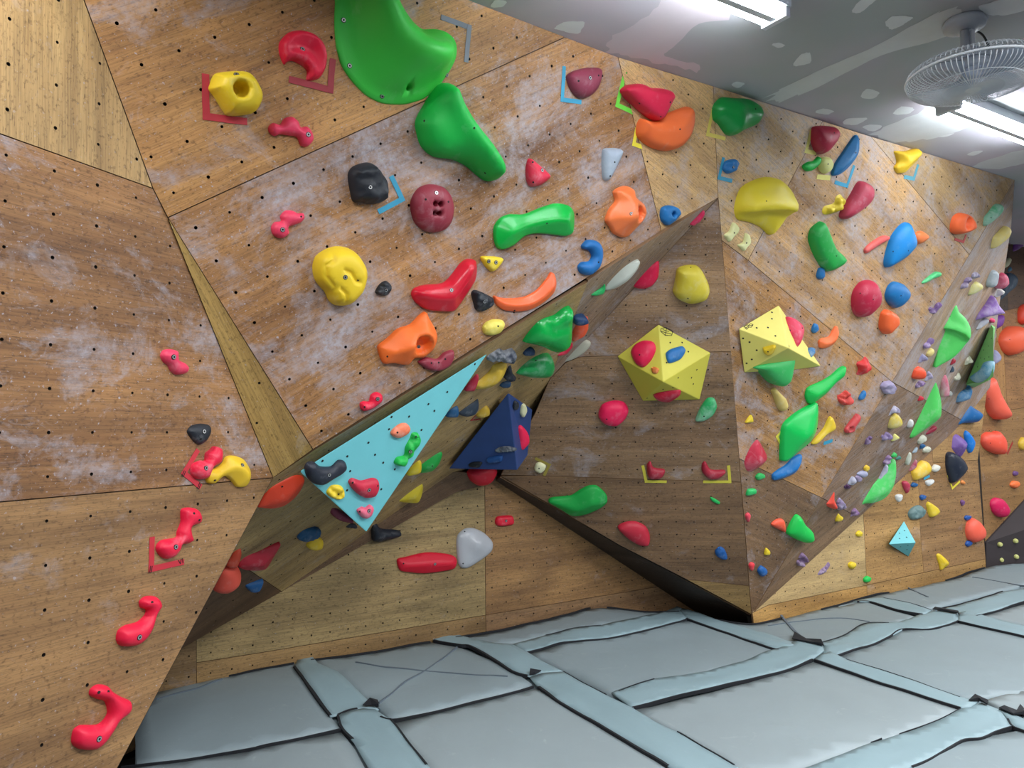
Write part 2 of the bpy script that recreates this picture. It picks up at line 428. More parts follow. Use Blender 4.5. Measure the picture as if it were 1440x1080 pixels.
panel(wb, [(1213, 700), (1290, 630), (1294, 745), (1299, 805), (1219, 823)], PBR, wood((160, 116, 66), (194, 148, 94), 0.08, 0, 31), seed=31, ref=rB, spacing=0.125, rh=0.0055)
panel(wb, [(1290, 630), (1310, 612), (1312, 651), (1375, 647), (1386, 786), (1299, 805), (1294, 745)], PBR, wood((134, 96, 60), (168, 126, 84), 0.08, 0, 32), seed=32, ref=rB, spacing=0.125, rh=0.0055)
panel(wb, [(1310, 612), (1340, 580), (1385, 530), (1392, 520), (1375, 647), (1312, 651)], PBR, wood((158, 116, 70), (190, 148, 98), 0.08, 0, 33), seed=33, ref=rB, spacing=0.125, rh=0.0055)
panel(wb, [(1058, 862), (1080, 851), (1219, 823), (1220.5, 890), (1066, 925)], PBR, wood((178, 130, 72), (204, 156, 94), 0.05, 0, 34), seed=34, ref=rB, spacing=0.125, rh=0.0055)
panel(wb, [(1219, 823), (1386, 786), (1388, 850), (1220.5, 890)], PBR, wood((166, 122, 72), (190, 146, 92), 0.05, 0, 35), seed=35, ref=rB, spacing=0.125, rh=0.0055)
# last wall at the right edge of the photograph
PBX = (E_ + MD*0.06, -MD)
XA = [(1376, 430), (1376, 352), (1800, 230), (1800, 700), (1800, 760), (1392, 862)]
wx = backing('wall_far_right', [([(1374, 356), (1800, 228), (1800, 780), (1392, 870)], PBX)])
panel(wx, [(1374, 358), (1414, 346), (1418, 436), (1376, 446)], PBX, wood((58, 44, 36), (82, 62, 50), 0.05, 0, 36), seed=36, spacing=0.125, rh=0.0055)
panel(wx, [(1414, 346), (1560, 302), (1570, 402), (1418, 436)], PBX, wood((88, 62, 46), (112, 80, 58), 0.05, 0, 37), seed=37, spacing=0.125, rh=0.0055)
panel(wx, [(1376, 446), (1408, 438), (1417, 577), (1376, 586)], PBX, wood((150, 104, 58), (182, 132, 80), 0.08, 0, 38), seed=38, spacing=0.125, rh=0.0055, grain=((1400, 450), (1408, 600)))
panel(wx, [(1408, 438), (1570, 402), (1580, 552), (1417, 577)], PBX, wood((134, 90, 52), (166, 118, 74), 0.05, 0, 39), seed=39, spacing=0.125, rh=0.0055)
panel(wx, [(1374, 586), (1417, 577), (1580, 552), (1800, 520), (1800, 760), (1392, 862)], PBX, wood((138, 98, 58), (168, 124, 78), 0.1, 0, 40), seed=40, spacing=0.125, rh=0.0055)
panel(wx, [(1570, 402), (1560, 302), (1800, 230), (1800, 520), (1580, 552)], PBX, wood((138, 98, 58), (168, 124, 78), 0.1, 0, 41), seed=41, spacing=0.125, rh=0.0055)

FACETS += [(PLP, PL), (MU, PM), (ML, PM), (MK, PK), (U2, PU2), (Ua, PU), (Ub, PU), (Nn, PN), (RALL, PR), (Sp, PS), (Pd, PD), (Pd2, PD2),
           ([(1056, 866), (1330, 560), (1376, 540), (1392, 870), (1070, 930)], PBR), ([(1374, 300), (1800, 200), (1800, 880), (1385, 880)], PBX), (Ball, PB)]

# ------------------------------------------------------------------ volumes (big plywood shapes screwed to the wall)
def volume(label, verts, faces, mat, dots=(), bev=0.006, name='wall_volume'):
    """verts: (pixel, plane, offset) ; faces over them; closed by the hull back to the wall"""
    W = [on(p, pl, off) for p, pl, off in verts]
    fs = []
    for f in faces:
        pl0 = plane3(W[f[0]], W[f[1]], W[f[2]])
        if len(f) > 3 and max(abs((W[i]-pl0[0]).dot(pl0[1])) for i in f) > 0.002: fs += [(f[0], f[i], f[i+1]) for i in range(1, len(f)-1)]
        else: fs.append(f)
    faces = fs
    bm = bmesh.new(); bv = [bm.verts.new(v) for v in W]
    for f in faces: bm.faces.new([bv[i] for i in f])
    bmesh.ops.recalc_face_normals(bm, faces=bm.faces)
    bm.normal_update()
    vis = []
    for f in bm.faces:
        c = f.calc_center_median(); vis.append((c, f.normal.copy()))
    bmesh.ops.bevel(bm, geom=list(bm.edges), offset=bev, segments=2, affect='EDGES', profile=0.6)
    bm.verts.index_update()
    o = link_mesh(name, [v.co.copy() for v in bm.verts], [tuple(v.index for v in f.verts) for f in bm.faces], mat)
    bm.free()
    tag(o, label, 'volume', 'plywood volumes on the walls')
    o['_o'] = list(o.location)
    for f in faces:
        poly = [verts[i][0] for i in f]; pl = plane3(W[f[0]], W[f[1]], W[f[2]])
        VF.append((poly, pl))
    return o
def dots(parent, pts, r=0.006, nm='bolt_hole'):
    V = []; Fc = []
    for p in pts:
        pl = facet_at(p)
        c = on(p, pl, 0.0012); a, b = plane_axes(pl); s = len(V)
        for k in range(8): V.append(c + a*math.cos(k*math.pi/4)*r + b*math.sin(k*math.pi/4)*r)
        Fc.append(tuple(range(s, s+8)))
    if V:
        o = link_mesh(nm, V, Fc, M_boltdark, parent); o['kind'] = 'stuff'
M_turq = plain('turquoise_paint', (112, 196, 204), 0.55, 0, 0.10, 3)
M_navy = plain('navy_paint', (36, 62, 116), 0.55, 0, 0.22, 9)
M_yel = plain('yellow_paint', (228, 216, 112), 0.55, 0, 0.08, 3)
M_olv = plain('olive_yellow_paint', (206, 196, 72), 0.55, 0, 0.08, 3)
M_grn = plain('green_paint', (126, 196, 118), 0.6, 0, 0.2, 12)
# turquoise triangle under the lip
tv = [((685.5, 497), PU, 0.02), ((421, 663), PU, 0.10), ((515, 748), PU, 0.34)]
front = plane3(*[on(*v) for v in tv])
back = [((676, 508), PU, -0.01), ((455, 658), PU, -0.01), ((516, 728), PU, -0.01)]
vt = volume('large flat turquoise triangle volume hanging under the lip of the main overhang', tv+back, [(0, 1, 2), (5, 4, 3), (0, 3, 4, 1), (1, 4, 5, 2), (2, 5, 3, 0)], M_turq)
tq = T('j3', [(1172,165),(972,367),(836,454),(879,503),(696,544),(569,547),(551,636),(786,641),(402,733),(450,820),(509,878),(249,832),(270,939),(593,925),(70,865),(495,1070),(248,1078)]) + T('c1', [(705,592),(512,598)])
dots(vt, tq, 0.0065)
# navy volume
vb = volume('dark navy blue pyramid volume below the underside, beside the prow', [((714.7, 552), PU, 0.03), ((727.4, 661), PU, 0.36), ((631, 659), PU, 0.03), ((748.7, 576), PU, 0.12), ((742, 640), PU, 0.26), ((700, 640), PU, -0.06)],
            [(0, 2, 1), (0, 1, 4, 3), (0, 3, 5), (3, 4, 5), (1, 2, 5), (1, 5, 4), (0, 5, 2)], M_navy)
# yellow pentagon on the prow
v5 = [((926, 456), PD, 0.004), ((999.5, 496), PD, 0.004), ((984, 562), PD, 0.004), ((904, 564), PD, 0.004), ((868, 501), PD, 0.004), ((932.5, 537), PD, 0.24)]
vy = volume('yellow five-sided pyramid volume in the middle of the prow face', v5, [(0, 1, 5), (1, 2, 5), (2, 3, 5), (3, 4, 5), (4, 0, 5), (4, 3, 2, 1, 0)], M_olv)
dots(vy, T('b2', [(890,847),(957,847),(992,898),(935,1045),(1010,1045),(1040,1000),(870,960)]) + T('c2', [(760,80),(905,20),(1020,0),(850,30)]))
v6 = [((1095, 429), PR, 0.004), ((1038.8, 462.4), PR, 0.03), ((1046.4, 524), PR, 0.004), ((1117, 520), PR, 0.004), ((1154.7, 515), PR, 0.004), ((1108.9, 489.4), PR, 0.26)]
vz = volume('bright yellow pyramid volume with a long right corner, right of the prow ridge', v6, [(0, 1, 5), (1, 2, 5), (2, 3, 5), (3, 4, 5), (4, 0, 5), (0, 4, 3, 2, 1)], M_yel)
dots(vz, T('i2', [(472,138),(472,203),(432,292),(318,295),(507,377),(180,402),(245,440),(318,522),(268,615),(215,655),(645,480)]), 0.007)
v7 = [(T('e3', [(70,685)])[0], PBR, 0.05), (T('e3', [(225,450)])[0], PBR, 0.0), (T('e3', [(345,670)])[0], PBR, 0.16), (T('e3', [(270,812)])[0], PBR, 0.0), ((1264, 764), PBR, -0.02)]
v8 = volume('small turquoise two-faced pyramid volume low on the back wall at the right', v7, [(0, 1, 2), (0, 2, 3), (0, 4, 1), (1, 4, 2), (2, 4, 3), (3, 4, 0)], M_turq, bev=0.004)
dots(v8, T('e3', [(180,575),(230,548),(180,628),(252,615),(265,700),(190,712),(255,740)]), 0.006)
g = T('e1', [(1108,262),(1130,300),(1130,785),(1090,825),(850,870)])
gp = plane3(on(g[0], PS, 0.03), on(g[2], PS, 0.30), on(g[4], PS, 0.03))
gb = [((1400, 460), PS, -0.01), ((1392, 528), PS, -0.01), ((1370, 545), PS, -0.01)]
v9 = volume('tall narrow green prism volume at the outer edge of the right wall', [(p, gp, 0.0) for p in g] + gb, [(0, 1, 2, 3, 4), (0, 5, 1), (1, 5, 6, 2), (2, 6, 3), (3, 6, 7, 4), (4, 7, 5, 0), (5, 7, 6)], M_grn, bev=0.004)
dots(v9, T('e1', [(1070,330),(1050,400),(1110,400),(1080,480),(1030,520),(1000,600),(1085,590),(970,690),(1040,610),(940,760)]), 0.006)

def printed_mark(parent, tile, lines, r=0.0022):
    """small printed outline logo on a painted volume"""
    V = []; Fc = []
    for ln in lines:
        P = T(tile, ln); pl = facet_at(P[0])
        for i in range(len(P)-1):
            a, b = on(P[i], pl, 0.0012), on(P[i+1], pl, 0.0012); s = pl[1].cross((b-a).normalized())*r; k = len(V)
            V += [a-s, b-s, b+s, a+s]; Fc.append((k, k+1, k+2, k+3))
    link_mesh('printed_logo', V, Fc, M_boltdark, parent)
printed_mark(vy, 'b2', [[(838,768),(868,762),(905,782),(898,808),(862,806),(836,784),(838,768)],[(838,784),(862,790),(898,800)],[(862,806),(866,786),(870,764)],[(848,774),(884,786)]])
printed_mark(vz, 'i2', [[(185,285),(225,262),(232,275),(255,252),(282,262),(262,290),(238,288),(215,312),(205,292),(185,285)],[(200,300),(240,276),(275,266)]])
# ------------------------------------------------------------------ climbing holds
def smooth_closed(pts, k=4):
    out = []; n = len(pts)
    for i in range(n):
        p0, p1, p2, p3 = (np.array(pts[(i+j-1) % n], float) for j in range(4))
        if np.allclose(p1, p2): continue
        for s in range(k):
            t = s/k
            # centripetal-ish: plain catmull with reduced tension
            m1 = (p2-p0)*0.42; m2 = (p3-p1)*0.42
            out.append((2*t**3-3*t*t+1)*p1 + (t**3-2*t*t+t)*m1 + (-2*t**3+3*t*t)*p2 + (t**3-t*t)*m2)
    return out
def seg_dist(P, A, B):
    """distance of points P(m,2) to segments"""
    d = B-A; L = (d*d).sum(1)+1e-12
    t = np.clip(((P[:, None, :]-A[None])*d[None]).sum(2)/L[None], 0, 1)
    q = A[None]+t[..., None]*d[None]
    return np.sqrt(((P[:, None, :]-q)**2).sum(2)).min(1)
def inside(P, poly):
    x, y = P[:, 0], P[:, 1]; c = np.zeros(len(P), bool); n = len(poly)
    for i in range(n):
        a, b = poly[i], poly[i-1]
        with np.errstate(divide='ignore', invalid='ignore'):
            m = ((a[1] > y) != (b[1] > y)) & (x < (b[0]-a[0])*(y-a[1])/(b[1]-a[1]+1e-15)+a[0])
        c ^= m
    return c
def prof(t, kind):
    t = np.clip(t, 0, 1)
    if kind == 'dome': return (1-(1-t)**2.2)**(1/2.2)
    if kind == 'flat': return (1-(1-np.clip(t/0.5, 0, 1))**2.4)**0.6*(0.9+0.1*t)
    if kind == 'ridge': return 0.28*(t > 0)*np.clip(t*30, 0, 1)+0.72*t
    if kind == 'cone': return t**0.9
    if kind == 'dish': return (1-(1-np.clip(t/0.35, 0, 1))**2)*(1-0.55*np.clip((t-0.3)/0.7, 0, 1)**1.2)
    if kind == 'macro': return np.where(t < 0.10, 0.07*np.clip(t/0.02, 0, 1), 0.07+0.42*(np.sin((np.clip((t-0.10)/0.9, 0, 1))*math.pi/2))**1.1)
    if kind == 'flange': return np.where(t < 0.13, 0.10*np.clip(t/0.03, 0, 1), 0.10+0.90*(np.sin((np.clip((t-0.13)/0.87, 0, 1))*math.pi/2))**1.25)
    return t
def bolt_on(parent, P, n, r=0.0085, kind='bolt'):
    a = n.orthogonal().normalized(); b = n.cross(a); V = []; Fc = []; mi = []
    K = 12
    def ringv(rr, h):
        s = len(V)
        for k in range(K): t = 2*math.pi*k/K; V.append(P + n*h + a*math.cos(t)*rr + b*math.sin(t)*rr)
        return s
    if kind == 'bolt':
        r0, r1, r2, r3 = ringv(r*1.25, -0.002), ringv(r*1.25, 0.0006), ringv(r, 0.0022), ringv(r*0.5, 0.0022)
        r4 = ringv(r*0.45, 0.0004)
        for k in range(K):
            j = (k+1) % K
            Fc += [(r0+k, r0+j, r1+j, r1+k), (r1+k, r1+j, r2+j, r2+k), (r2+k, r2+j, r3+j, r3+k), (r3+k, r3+j, r4+j, r4+k)]; mi += [1, 1, 0, 1]
        Fc.append(tuple(range(r4, r4+K))); mi.append(1)
    else:
        r0, r1 = ringv(r, -0.002), ringv(r*0.9, 0.0008)
        for k in range(K): j = (k+1) % K; Fc.append((r0+k, r0+j, r1+j, r1+k)); mi.append(1)
        Fc.append(tuple(range(r1, r1+K))); mi.append(1)
    link_mesh('bolt' if kind == 'bolt' else 'screw_hole', V, Fc, [M_bolt, M_boltdark], parent, midx=mi)
NH = [0]
def hold(label, color, tile, pts, k=0.9, p='dome', bolts=(), holes=(), ridges=(), pockets=(), lump=0, rough=0.0, tilt=None, dust=0.25, gloss=0.5, res=1.0, fac=None,
         sm=True, group=None, name='climbing_hold', cat='climbing hold', maxh=0.3, minc=0.6, lift=0.0, sub=4, ledge=None):
    px = T(tile, pts)
    cx = sum(q[0] for q in px)/len(px); cy = sum(q[1] for q in px)/len(px)
    pl = fac or facet_at((cx, cy))
    hit = on((cx, cy), pl); v = -(ray((cx, cy)).normalized()); n = pl[1]
    c0 = n.dot(v)
    if c0 < minc:
        lo, hi = 0.0, 6.0
        for _ in range(30):
            md = (lo+hi)/2; nn = (n + v*md).normalized()
            if nn.dot(v) < minc: lo = md
            else: hi = md
        n2 = nn
    else: n2 = n
    base = (hit + n2*lift, n2)
    opx = smooth_closed(px, sub) if sm else px
    a = n2.orthogonal().normalized() if abs(n2.z) > 0.97 else Vector((-n2.y, n2.x, 0)).normalized()
    if a.x < 0: a = -a
    b = n2.cross(a)
    if n2 is not n:
        mg = min((on(q, base)-pl[0]).dot(n) for q in opx)
        if mg < 0: base = (base[0] - n2*(0.8*mg/max(0.3, n2.dot(n))), n2)
    def to2(P): return ((P-hit).dot(a), (P-hit).dot(b))
    def build2(off):
        o = np.array([to2(on(q, base, off)) for q in opx])
        ar = 0.5*np.sum(o[:, 0]*np.roll(o[:, 1], -1)-np.roll(o[:, 0], -1)*o[:, 1])
        return o if ar > 0 else o[::-1]
    def interior(o, pitch):
        mn, mx = o.min(0), o.max(0)
        gx = np.arange(mn[0], mx[0], pitch); gy = np.arange(mn[1], mx[1], pitch*0.866)
        G = np.array([(x + (pitch/2 if j % 2 else 0), y) for j, y in enumerate(gy) for x in gx]) if len(gx) and len(gy) else np.zeros((0, 2))
        return G[inside(G, o)] if len(G) else G
    o = build2(0)
    ext = (o.max(0)-o.min(0)); S = float(min(ext))
    G = interior(o, S/14)
    A_s, B_s = o, np.roll(o, -1, 0)
    D = float(seg_dist(G, A_s, B_s).max()) if len(G) else S*0.3
    h = min(k*D, maxh)
    o = build2(0.4*h)
    A_s, B_s = o, np.roll(o, -1, 0)
    pitch = D/3.2/res
    G = interior(o, pitch)
    dG = seg_dist(G, A_s, B_s) if len(G) else np.zeros(0)
    D = max(D*0.9, float(dG.max()) if len(dG) else D)
    fr = [0.03, 0.12, 0.30]
    keep = dG > 0.36*D
    Pts = [G[keep]]; Ds = [dG[keep]]
    tg = B_s - np.roll(o, 1, 0); nm = np.stack([-tg[:, 1], tg[:, 0]], 1); nm /= (np.linalg.norm(nm, axis=1, keepdims=True)+1e-12)
    for f in fr:
        Q = o + nm*f*D
        ok = inside(Q, o); dq = seg_dist(Q, A_s, B_s); ok &= dq > 0.8*f*D
        Pts.append(Q[ok]); Ds.append(dq[ok])
    def local(q): return np.array(to2(on(T(tile, [q])[0], base, 0.6*h)))
    for (x, y, r) in pockets:
        c = local((x, y)); rr = float(np.linalg.norm(local((x+r, y))-c)); rr2 = float(np.linalg.norm(local((x, y+r))-c)); rr = (rr*rr2)**0.5
        for s in (0.45, 0.8, 1.0, 1.2):
            Q = np.array([c + rr*s*np.array((math.cos(t), math.sin(t))) for t in np.linspace(0, 2*math.pi, 15)[:-1]])
            ok = inside(Q, o); Q = Q[ok]; Pts.append(Q); Ds.append(seg_dist(Q, A_s, B_s) if len(Q) else np.zeros(0))
    for (line, amp, sg) in ridges:
        ln = [local(q) for q in line]; sgm = sg/TL[tile][2]*float((hit-ORG).length)/F
        if sgm < pitch*1.3 and len(ln) > 1:
            Q = []
            for i in range(len(ln)-1):
                dv = ln[i+1]-ln[i]; Ld = np.linalg.norm(dv)+1e-9; nv_ = np.array((-dv[1], dv[0]))/Ld
                for s in np.arange(0, Ld, sgm*1.2):
                    for q_ in (-1.5, -0.7, 0, 0.7, 1.5): Q.append(ln[i]+dv*s/Ld+nv_*q_*sgm)
            Q = np.array(Q); ok = inside(Q, o); Q = Q[ok]
            if len(Q): Pts.append(Q); Ds.append(seg_dist(Q, A_s, B_s))
    if ledge:
        Q = []
        lp = ledge[0]
        for i in range(len(lp)-1):
            for s in np.linspace(0, 1, 9)[:-1]:
                for dy in (-3, 3, 12): Q.append(local((lp[i][0]+(lp[i+1][0]-lp[i][0])*s, lp[i][1]+(lp[i+1][1]-lp[i][1])*s+dy*TL[tile][2]/7.2)))
        Q = np.array(Q); ok = inside(Q, o); Q = Q[ok]
        if len(Q): Pts.append(Q); Ds.append(seg_dist(Q, A_s, B_s))
    P = np.concatenate([q for q in Pts if len(q)] or [np.zeros((0, 2))]); d = np.concatenate([q for q in Ds if len(q)] or [np.zeros(0)])
    H = prof(d/D, p)
    rs = random.Random(NH[0]*13+5)
    if lump:
        cs = [];
        for _ in range(lump):
            for _t in range(30):
                q = P[rs.randrange(len(P))] if len(P) else np.zeros(2)
                if all(np.linalg.norm(q-z) > 0.55*D for z, _r in cs): break
            cs.append((q, D*rs.uniform(0.55, 0.95)))
        L = np.zeros(len(P))
        for q, r in cs: L = np.maximum(L, np.sqrt(np.clip(1-((P-q)**2).sum(1)/r**2, 0, 1))*r/D)
        H = 0.12*H + 1.0*L*np.clip(d/D*4, 0, 1)
    for (line, amp, sg) in ridges:
        ln = np.array([local(q) for q in line]); sgm = sg/TL[tile][2]*float((hit-ORG).length)/F
        if len(ln) == 1: dd = np.linalg.norm(P-ln[0], axis=1)
        else: dd = seg_dist(P, ln[:-1], ln[1:])
        H = H + amp*np.exp(-(dd/sgm)**2)*np.clip(d/D*3, 0, 1)
    if tilt is not None:
        tv_ = np.array(tilt, float)
        s = (P@np.array([tv_[0], tv_[1]]))/(0.5*max(ext)); H = H*np.clip(1+s, 0.12, 2.2)
    for (x, y, r) in pockets:
        c = local((x, y)); rr = float(np.linalg.norm(local((x+r, y))-c)); rr2 = float(np.linalg.norm(local((x, y+r))-c)); rr = (rr*rr2)**0.5
        dd = np.linalg.norm(P-c, axis=1); H = H*(1-0.88*np.exp(-(dd/rr)**5))
    if ledge:
        lp, drop, wd_ = ledge
        mx_, my_ = cx, cy; c00 = np.array(to2(on((mx_, my_), base, 0.6*h))); ex_ = np.array(to2(on((mx_+4, my_), base, 0.6*h)))-c00; ey_ = np.array(to2(on((mx_, my_+4), base, 0.6*h)))-c00
        Mi = np.linalg.inv(np.stack([ex_/4, ey_/4], 1)); XY = (P-c00)@Mi.T + np.array((mx_, my_))
        lpx = T(tile, lp); yl = np.interp(XY[:, 0], [q[0] for q in lpx], [q[1] for q in lpx])
        s_ = np.clip((XY[:, 1]-yl)/wd_, 0, 1); s_ = s_*s_*(3-2*s_)
        inx = (XY[:, 0] > lpx[0][0]-2) & (XY[:, 0] < lpx[-1][0])
        H = H*(1-drop*s_*inx)
    if rough:
        for i in range(len(P)):
            q = Vector((P[i][0]/D*1.5, P[i][1]/D*1.5, NH[0]*1.7))
            H[i] += rough*(noise.noise(q)*0.9 + 0.5*noise.noise(q*2.7))*min(1, d[i]/D*4)
    H = np.maximum(H, 0.01)
    n0 = len(o)
    V2 = [Vector(q) for q in o] + [Vector(q) for q in P]
    ed = [(i, (i+1) % n0) for i in range(n0)]
    ov, oe, of, ovo, _, _ = delaunay_2d_cdt(V2, ed, [], 1, 1e-7)
    hh = [0.0 if (not q or q[0] < n0) else float(H[q[0]-n0])*h for q in ovo]
    isr = [bool(q) and min(q) < n0 for q in ovo]
    W = [base[0] + a*(u.x) + b*(u.y) + n2*z for u, z in zip(ov, hh)]
    W = [Wv - n2*lift*0 for Wv in W]
    faces = []; cnt = {}
    for f in of:
        f = list(f)
        if (ov[f[1]]-ov[f[0]]).cross(ov[f[2]]-ov[f[0]]) < 0: f.reverse()
        if a.cross(b).dot(n2) < 0: f.reverse()
        faces.append(tuple(f))
        for i in range(3): cnt[(f[i], f[(i+1) % 3])] = 1
    # skirt down to the wall the hold is bolted to
    sk = {}; nv = len(W)
    for (x, y) in list(cnt):
        if (y, x) in cnt: continue
        for i in (x, y):
            if i not in sk:
                q = W[i]; g_ = (q-pl[0]).dot(n); dn = n2.dot(n)
                L = max(0.0, g_/max(0.2, dn)); L = min(L, 4.5*D) + 0.003
                sk[i] = len(W); W.append(q - n2*L)
        faces.append((y, x, sk[x], sk[y]))
    mat = plastic(color, dust, gloss)
    ob = link_mesh(name, W, faces, mat, smooth=True)
    me = ob.data
    # sharp crease between skirt and face
    tag(ob, label, cat, group)
    ob['_o'] = list(ob.location)
    # bolts and screw holes
    if bolts or holes:
        WA = np.array([tuple(W[i]) for i in range(nv)])
        bmn = bmesh.new(); bmn.from_mesh(me); bmn.normal_update(); nrm = [vv.normal.copy() for vv in bmn.verts]; bmn.free()
        from mathutils.bvhtree import BVHTree
        bt = BVHTree.FromPolygons([tuple(q) for q in W], faces)
        for kind, lst in (('bolt', bolts), ('hole', holes)):
            for q in lst:
                r_ = ray(T(tile, [q])[0]).normalized()
                loc, nn_, idx, _d = bt.ray_cast(ORG, r_)
                if loc is None: continue
                if nn_.dot(r_) > 0: nn_ = -nn_
                nn_ = (nn_ + n2).normalized()
                bolt_on(ob, loc, nn_, 0.0085 if kind == 'bolt' else 0.0055, kind)
    NH[0] += 1
    return ob
RED=(222,26,62); PINK=(228,62,96); CRIM=(172,36,60); MAR=(142,46,62); GRN=(16,172,66); GR2=(14,190,84); YEL=(226,196,42); YL2=(206,186,44); ORA=(236,102,52); ORR=(226,70,42); COR=(236,96,72)
BLK=(34,38,46); NAV=(34,62,104); BLU=(32,112,176); SKY=(24,132,204); CRM=(216,212,168); WHT=(206,206,204); LAV=(160,150,180); PUR=(112,76,130); LIM=(88,208,100); SLT=(66,84,100); GRY=(178,182,190); MNT=(120,210,170); SAL=(214,92,86)
H = hold
# ---- left wall
H('yellow doughnut hold with a deep round hole, inside a red tape corner at upper left', YEL, 'a0', [(1190,470),(1220,410),(1300,396),(1390,398),(1440,440),(1480,520),(1475,580),(1430,635),(1300,650),(1265,620),(1215,540),(1185,500)], 1.15, 'flat', bolts=[(1330,420)], pockets=[(1340,505,42)], ridges=[([(1340,490)],0.35,110)], res=1.6)
H('open red horseshoe hold with a hollow face, above a red tape corner', RED, 'a1', [(165,360),(140,300),(140,235),(190,180),(260,165),(330,185),(385,240),(405,310),(395,390),(360,440),(295,450),(295,400),(265,365),(215,340),(185,345)], 0.8, 'dish', bolts=[(262,277)], res=1.3)
H('small three-lobed red hold just below the red horseshoe', PINK, 'a1', [(75,715),(100,690),(140,700),(165,665),(205,655),(240,680),(255,715),(290,710),(320,745),(325,790),(290,825),(255,815),(235,770),(180,760),(140,755),(110,765),(80,745)], 1.3, bolts=[(295,757)], dust=0.1)
H('huge flanged green macro hold cut by the top edge of the picture', (60,196,70), 'a1', [(480,-160),(474,0),(470,120),(480,250),(510,360),(570,450),(650,530),(740,575),(840,583),(900,575),(985,545),(1060,480),(1120,400),(1160,320),(1165,250),(1145,200),(1100,165),(1040,150),(970,150),(920,110),(870,40),(830,-40),(780,-160),(640,-220)], 0.75, 'macro',
  ridges=[([(700,-190),(740,20),(800,160),(900,250),(1040,290)],0.75,105),([(960,330),(860,420)],0.3,110),([(560,60),(580,300)],-0.12,70)], bolts=[(493,113),(963,150),(1073,421),(710,541),(527,370)], pockets=[(880,485,18)], res=2.0, dust=0.0, maxh=0.2)
H('second large green hold tapering to its lower right, under the huge green macro', GRN, 'a1', [(920,720),(925,660),(980,560),(1030,480),(1075,460),(1125,480),(1160,570),(1220,670),(1300,770),(1370,870),(1393,940),(1380,1000),(1340,1020),(1290,1005),(1200,930),(1120,895),(1020,880),(950,820)], 0.8, 'dome', ridges=[([(1090,520),(1180,680),(1290,830),(1350,950)],0.45,70)], holes=[(1228,720),(1290,972),(948,680)], res=1.4, dust=0.05)
H('craggy black hold beside a blue tape corner on the main overhang', BLK, 'a1', [(530,985),(560,935),(640,912),(690,940),(740,1010),(748,1080),(740,1120),(700,1145),(650,1150),(600,1140),(560,1135),(545,1090)], 0.9, 'flat', rough=0.4, bolts=[(643,1053)], dust=0.0, res=1.5)
H('round maroon hold with two finger pockets', MAR, 'b1', [(880,80),(895,20),(930,-25),(990,-45),(1060,-30),(1105,20),(1122,90),(1110,165),(1070,215),(1010,230),(950,215),(900,165)], 0.6, 'dome', pockets=[(1000,66,14),(1030,68,14),(998,118,14),(1024,120,13)], bolts=[(1015,5)], holes=[(1082,55),(955,42)], res=1.7, dust=0.35)
H('small pink two-ball hold left of the big yellow ball', PINK, 'b1', [(90,200),(110,170),(145,165),(142,135),(170,105),(210,105),(240,120),(270,120),(275,150),(250,175),(205,190),(185,200),(188,235),(160,258),(130,260),(100,240)], 1.3, bolts=[(150,212)], holes=[(255,140)], dust=0.1)
H('big yellow ball hold with carved grooves', (230,196,40), 'b1', [(335,430),(350,370),(400,330),(470,308),(540,320),(590,360),(625,420),(632,480),(610,560),(570,610),(530,640),(470,645),(430,620),(405,570),(370,530),(345,490)], 0.95, 'flat', bolts=[(503,480)], holes=[(575,495)], ridges=[([(430,345),(425,385),(385,410),(385,470),(430,530)],-0.13,9),([(490,440),(520,450),(545,495),(575,505)],-0.13,9),([(465,540),(495,570),(498,610)],-0.13,9)], res=1.8, dust=0.05)
H('tiny crumpled black hold right of the big yellow ball', BLK, 'b1', [(675,565),(700,520),(735,500),(765,530),(750,575),(715,585)], 1.0, rough=0.6, bolts=[(732,552)])
H('long red boomerang hold at the centre of the main overhang', (200,26,48), 'b1', [(885,580),(900,545),(960,525),(1060,515),(1110,470),(1160,405),(1200,378),(1240,385),(1250,430),(1240,500),(1190,580),(1150,640),(1110,675),(1000,670),(950,655),(905,620)], 0.9, 'ridge', bolts=[(1100,552)], ridges=[([(940,550),(1080,540),(1200,410)],0.35,40)], res=1.4, dust=0.12, gloss=0.3)
H('small yellow triangle hold between the red boomerang and the long green hold', YEL, 'b1', [(1268,365),(1330,362),(1385,370),(1390,390),(1350,440),(1325,447),(1290,415)], 0.9, 'flat', bolts=[(1350,396),(1310,390)])
H('small black jagged hold right of the red boomerang', BLK, 'b1', [(1220,570),(1240,552),(1290,570),(1340,600),(1335,640),(1285,672),(1245,665),(1230,620)], 1.0, rough=0.6, bolts=[(1287,617)])
H('orange crescent hold along the lower edge of the main overhang', ORA, 'b2', [(255,510),(245,465),(225,452),(205,485),(150,550),(80,590),(0,600),(-60,595),(-95,585),(-85,630),(-40,665),(40,675),(120,660),(200,610),(245,560)], 1.1, 'ridge', dust=0.1, gloss=0.35, holes=[(15,665)])
H('small round pale yellow hold near the lip, under the orange crescent', (222,206,92), 'b1', [(1280,765),(1300,735),(1340,718),(1390,722),(1400,750),(1375,795),(1330,808),(1290,800)], 0.9, rough=0.2, holes=[(1362,755)])
H('spiky orange hold with one round pocket, just above the maroon half-disc', (240,112,44), 'b1', [(700,870),(750,830),(810,775),(880,750),(930,700),(965,678),(985,715),(1020,780),(1028,830),(1005,890),(950,935),(900,940),(860,978),(780,968),(730,970),(705,915)], 0.95, 'ridge', pockets=[(935,860,50)], ridges=[([(935,850)],0.5,85)], bolts=[(915,872)], holes=[(740,925)], dust=0.05, res=1.8)
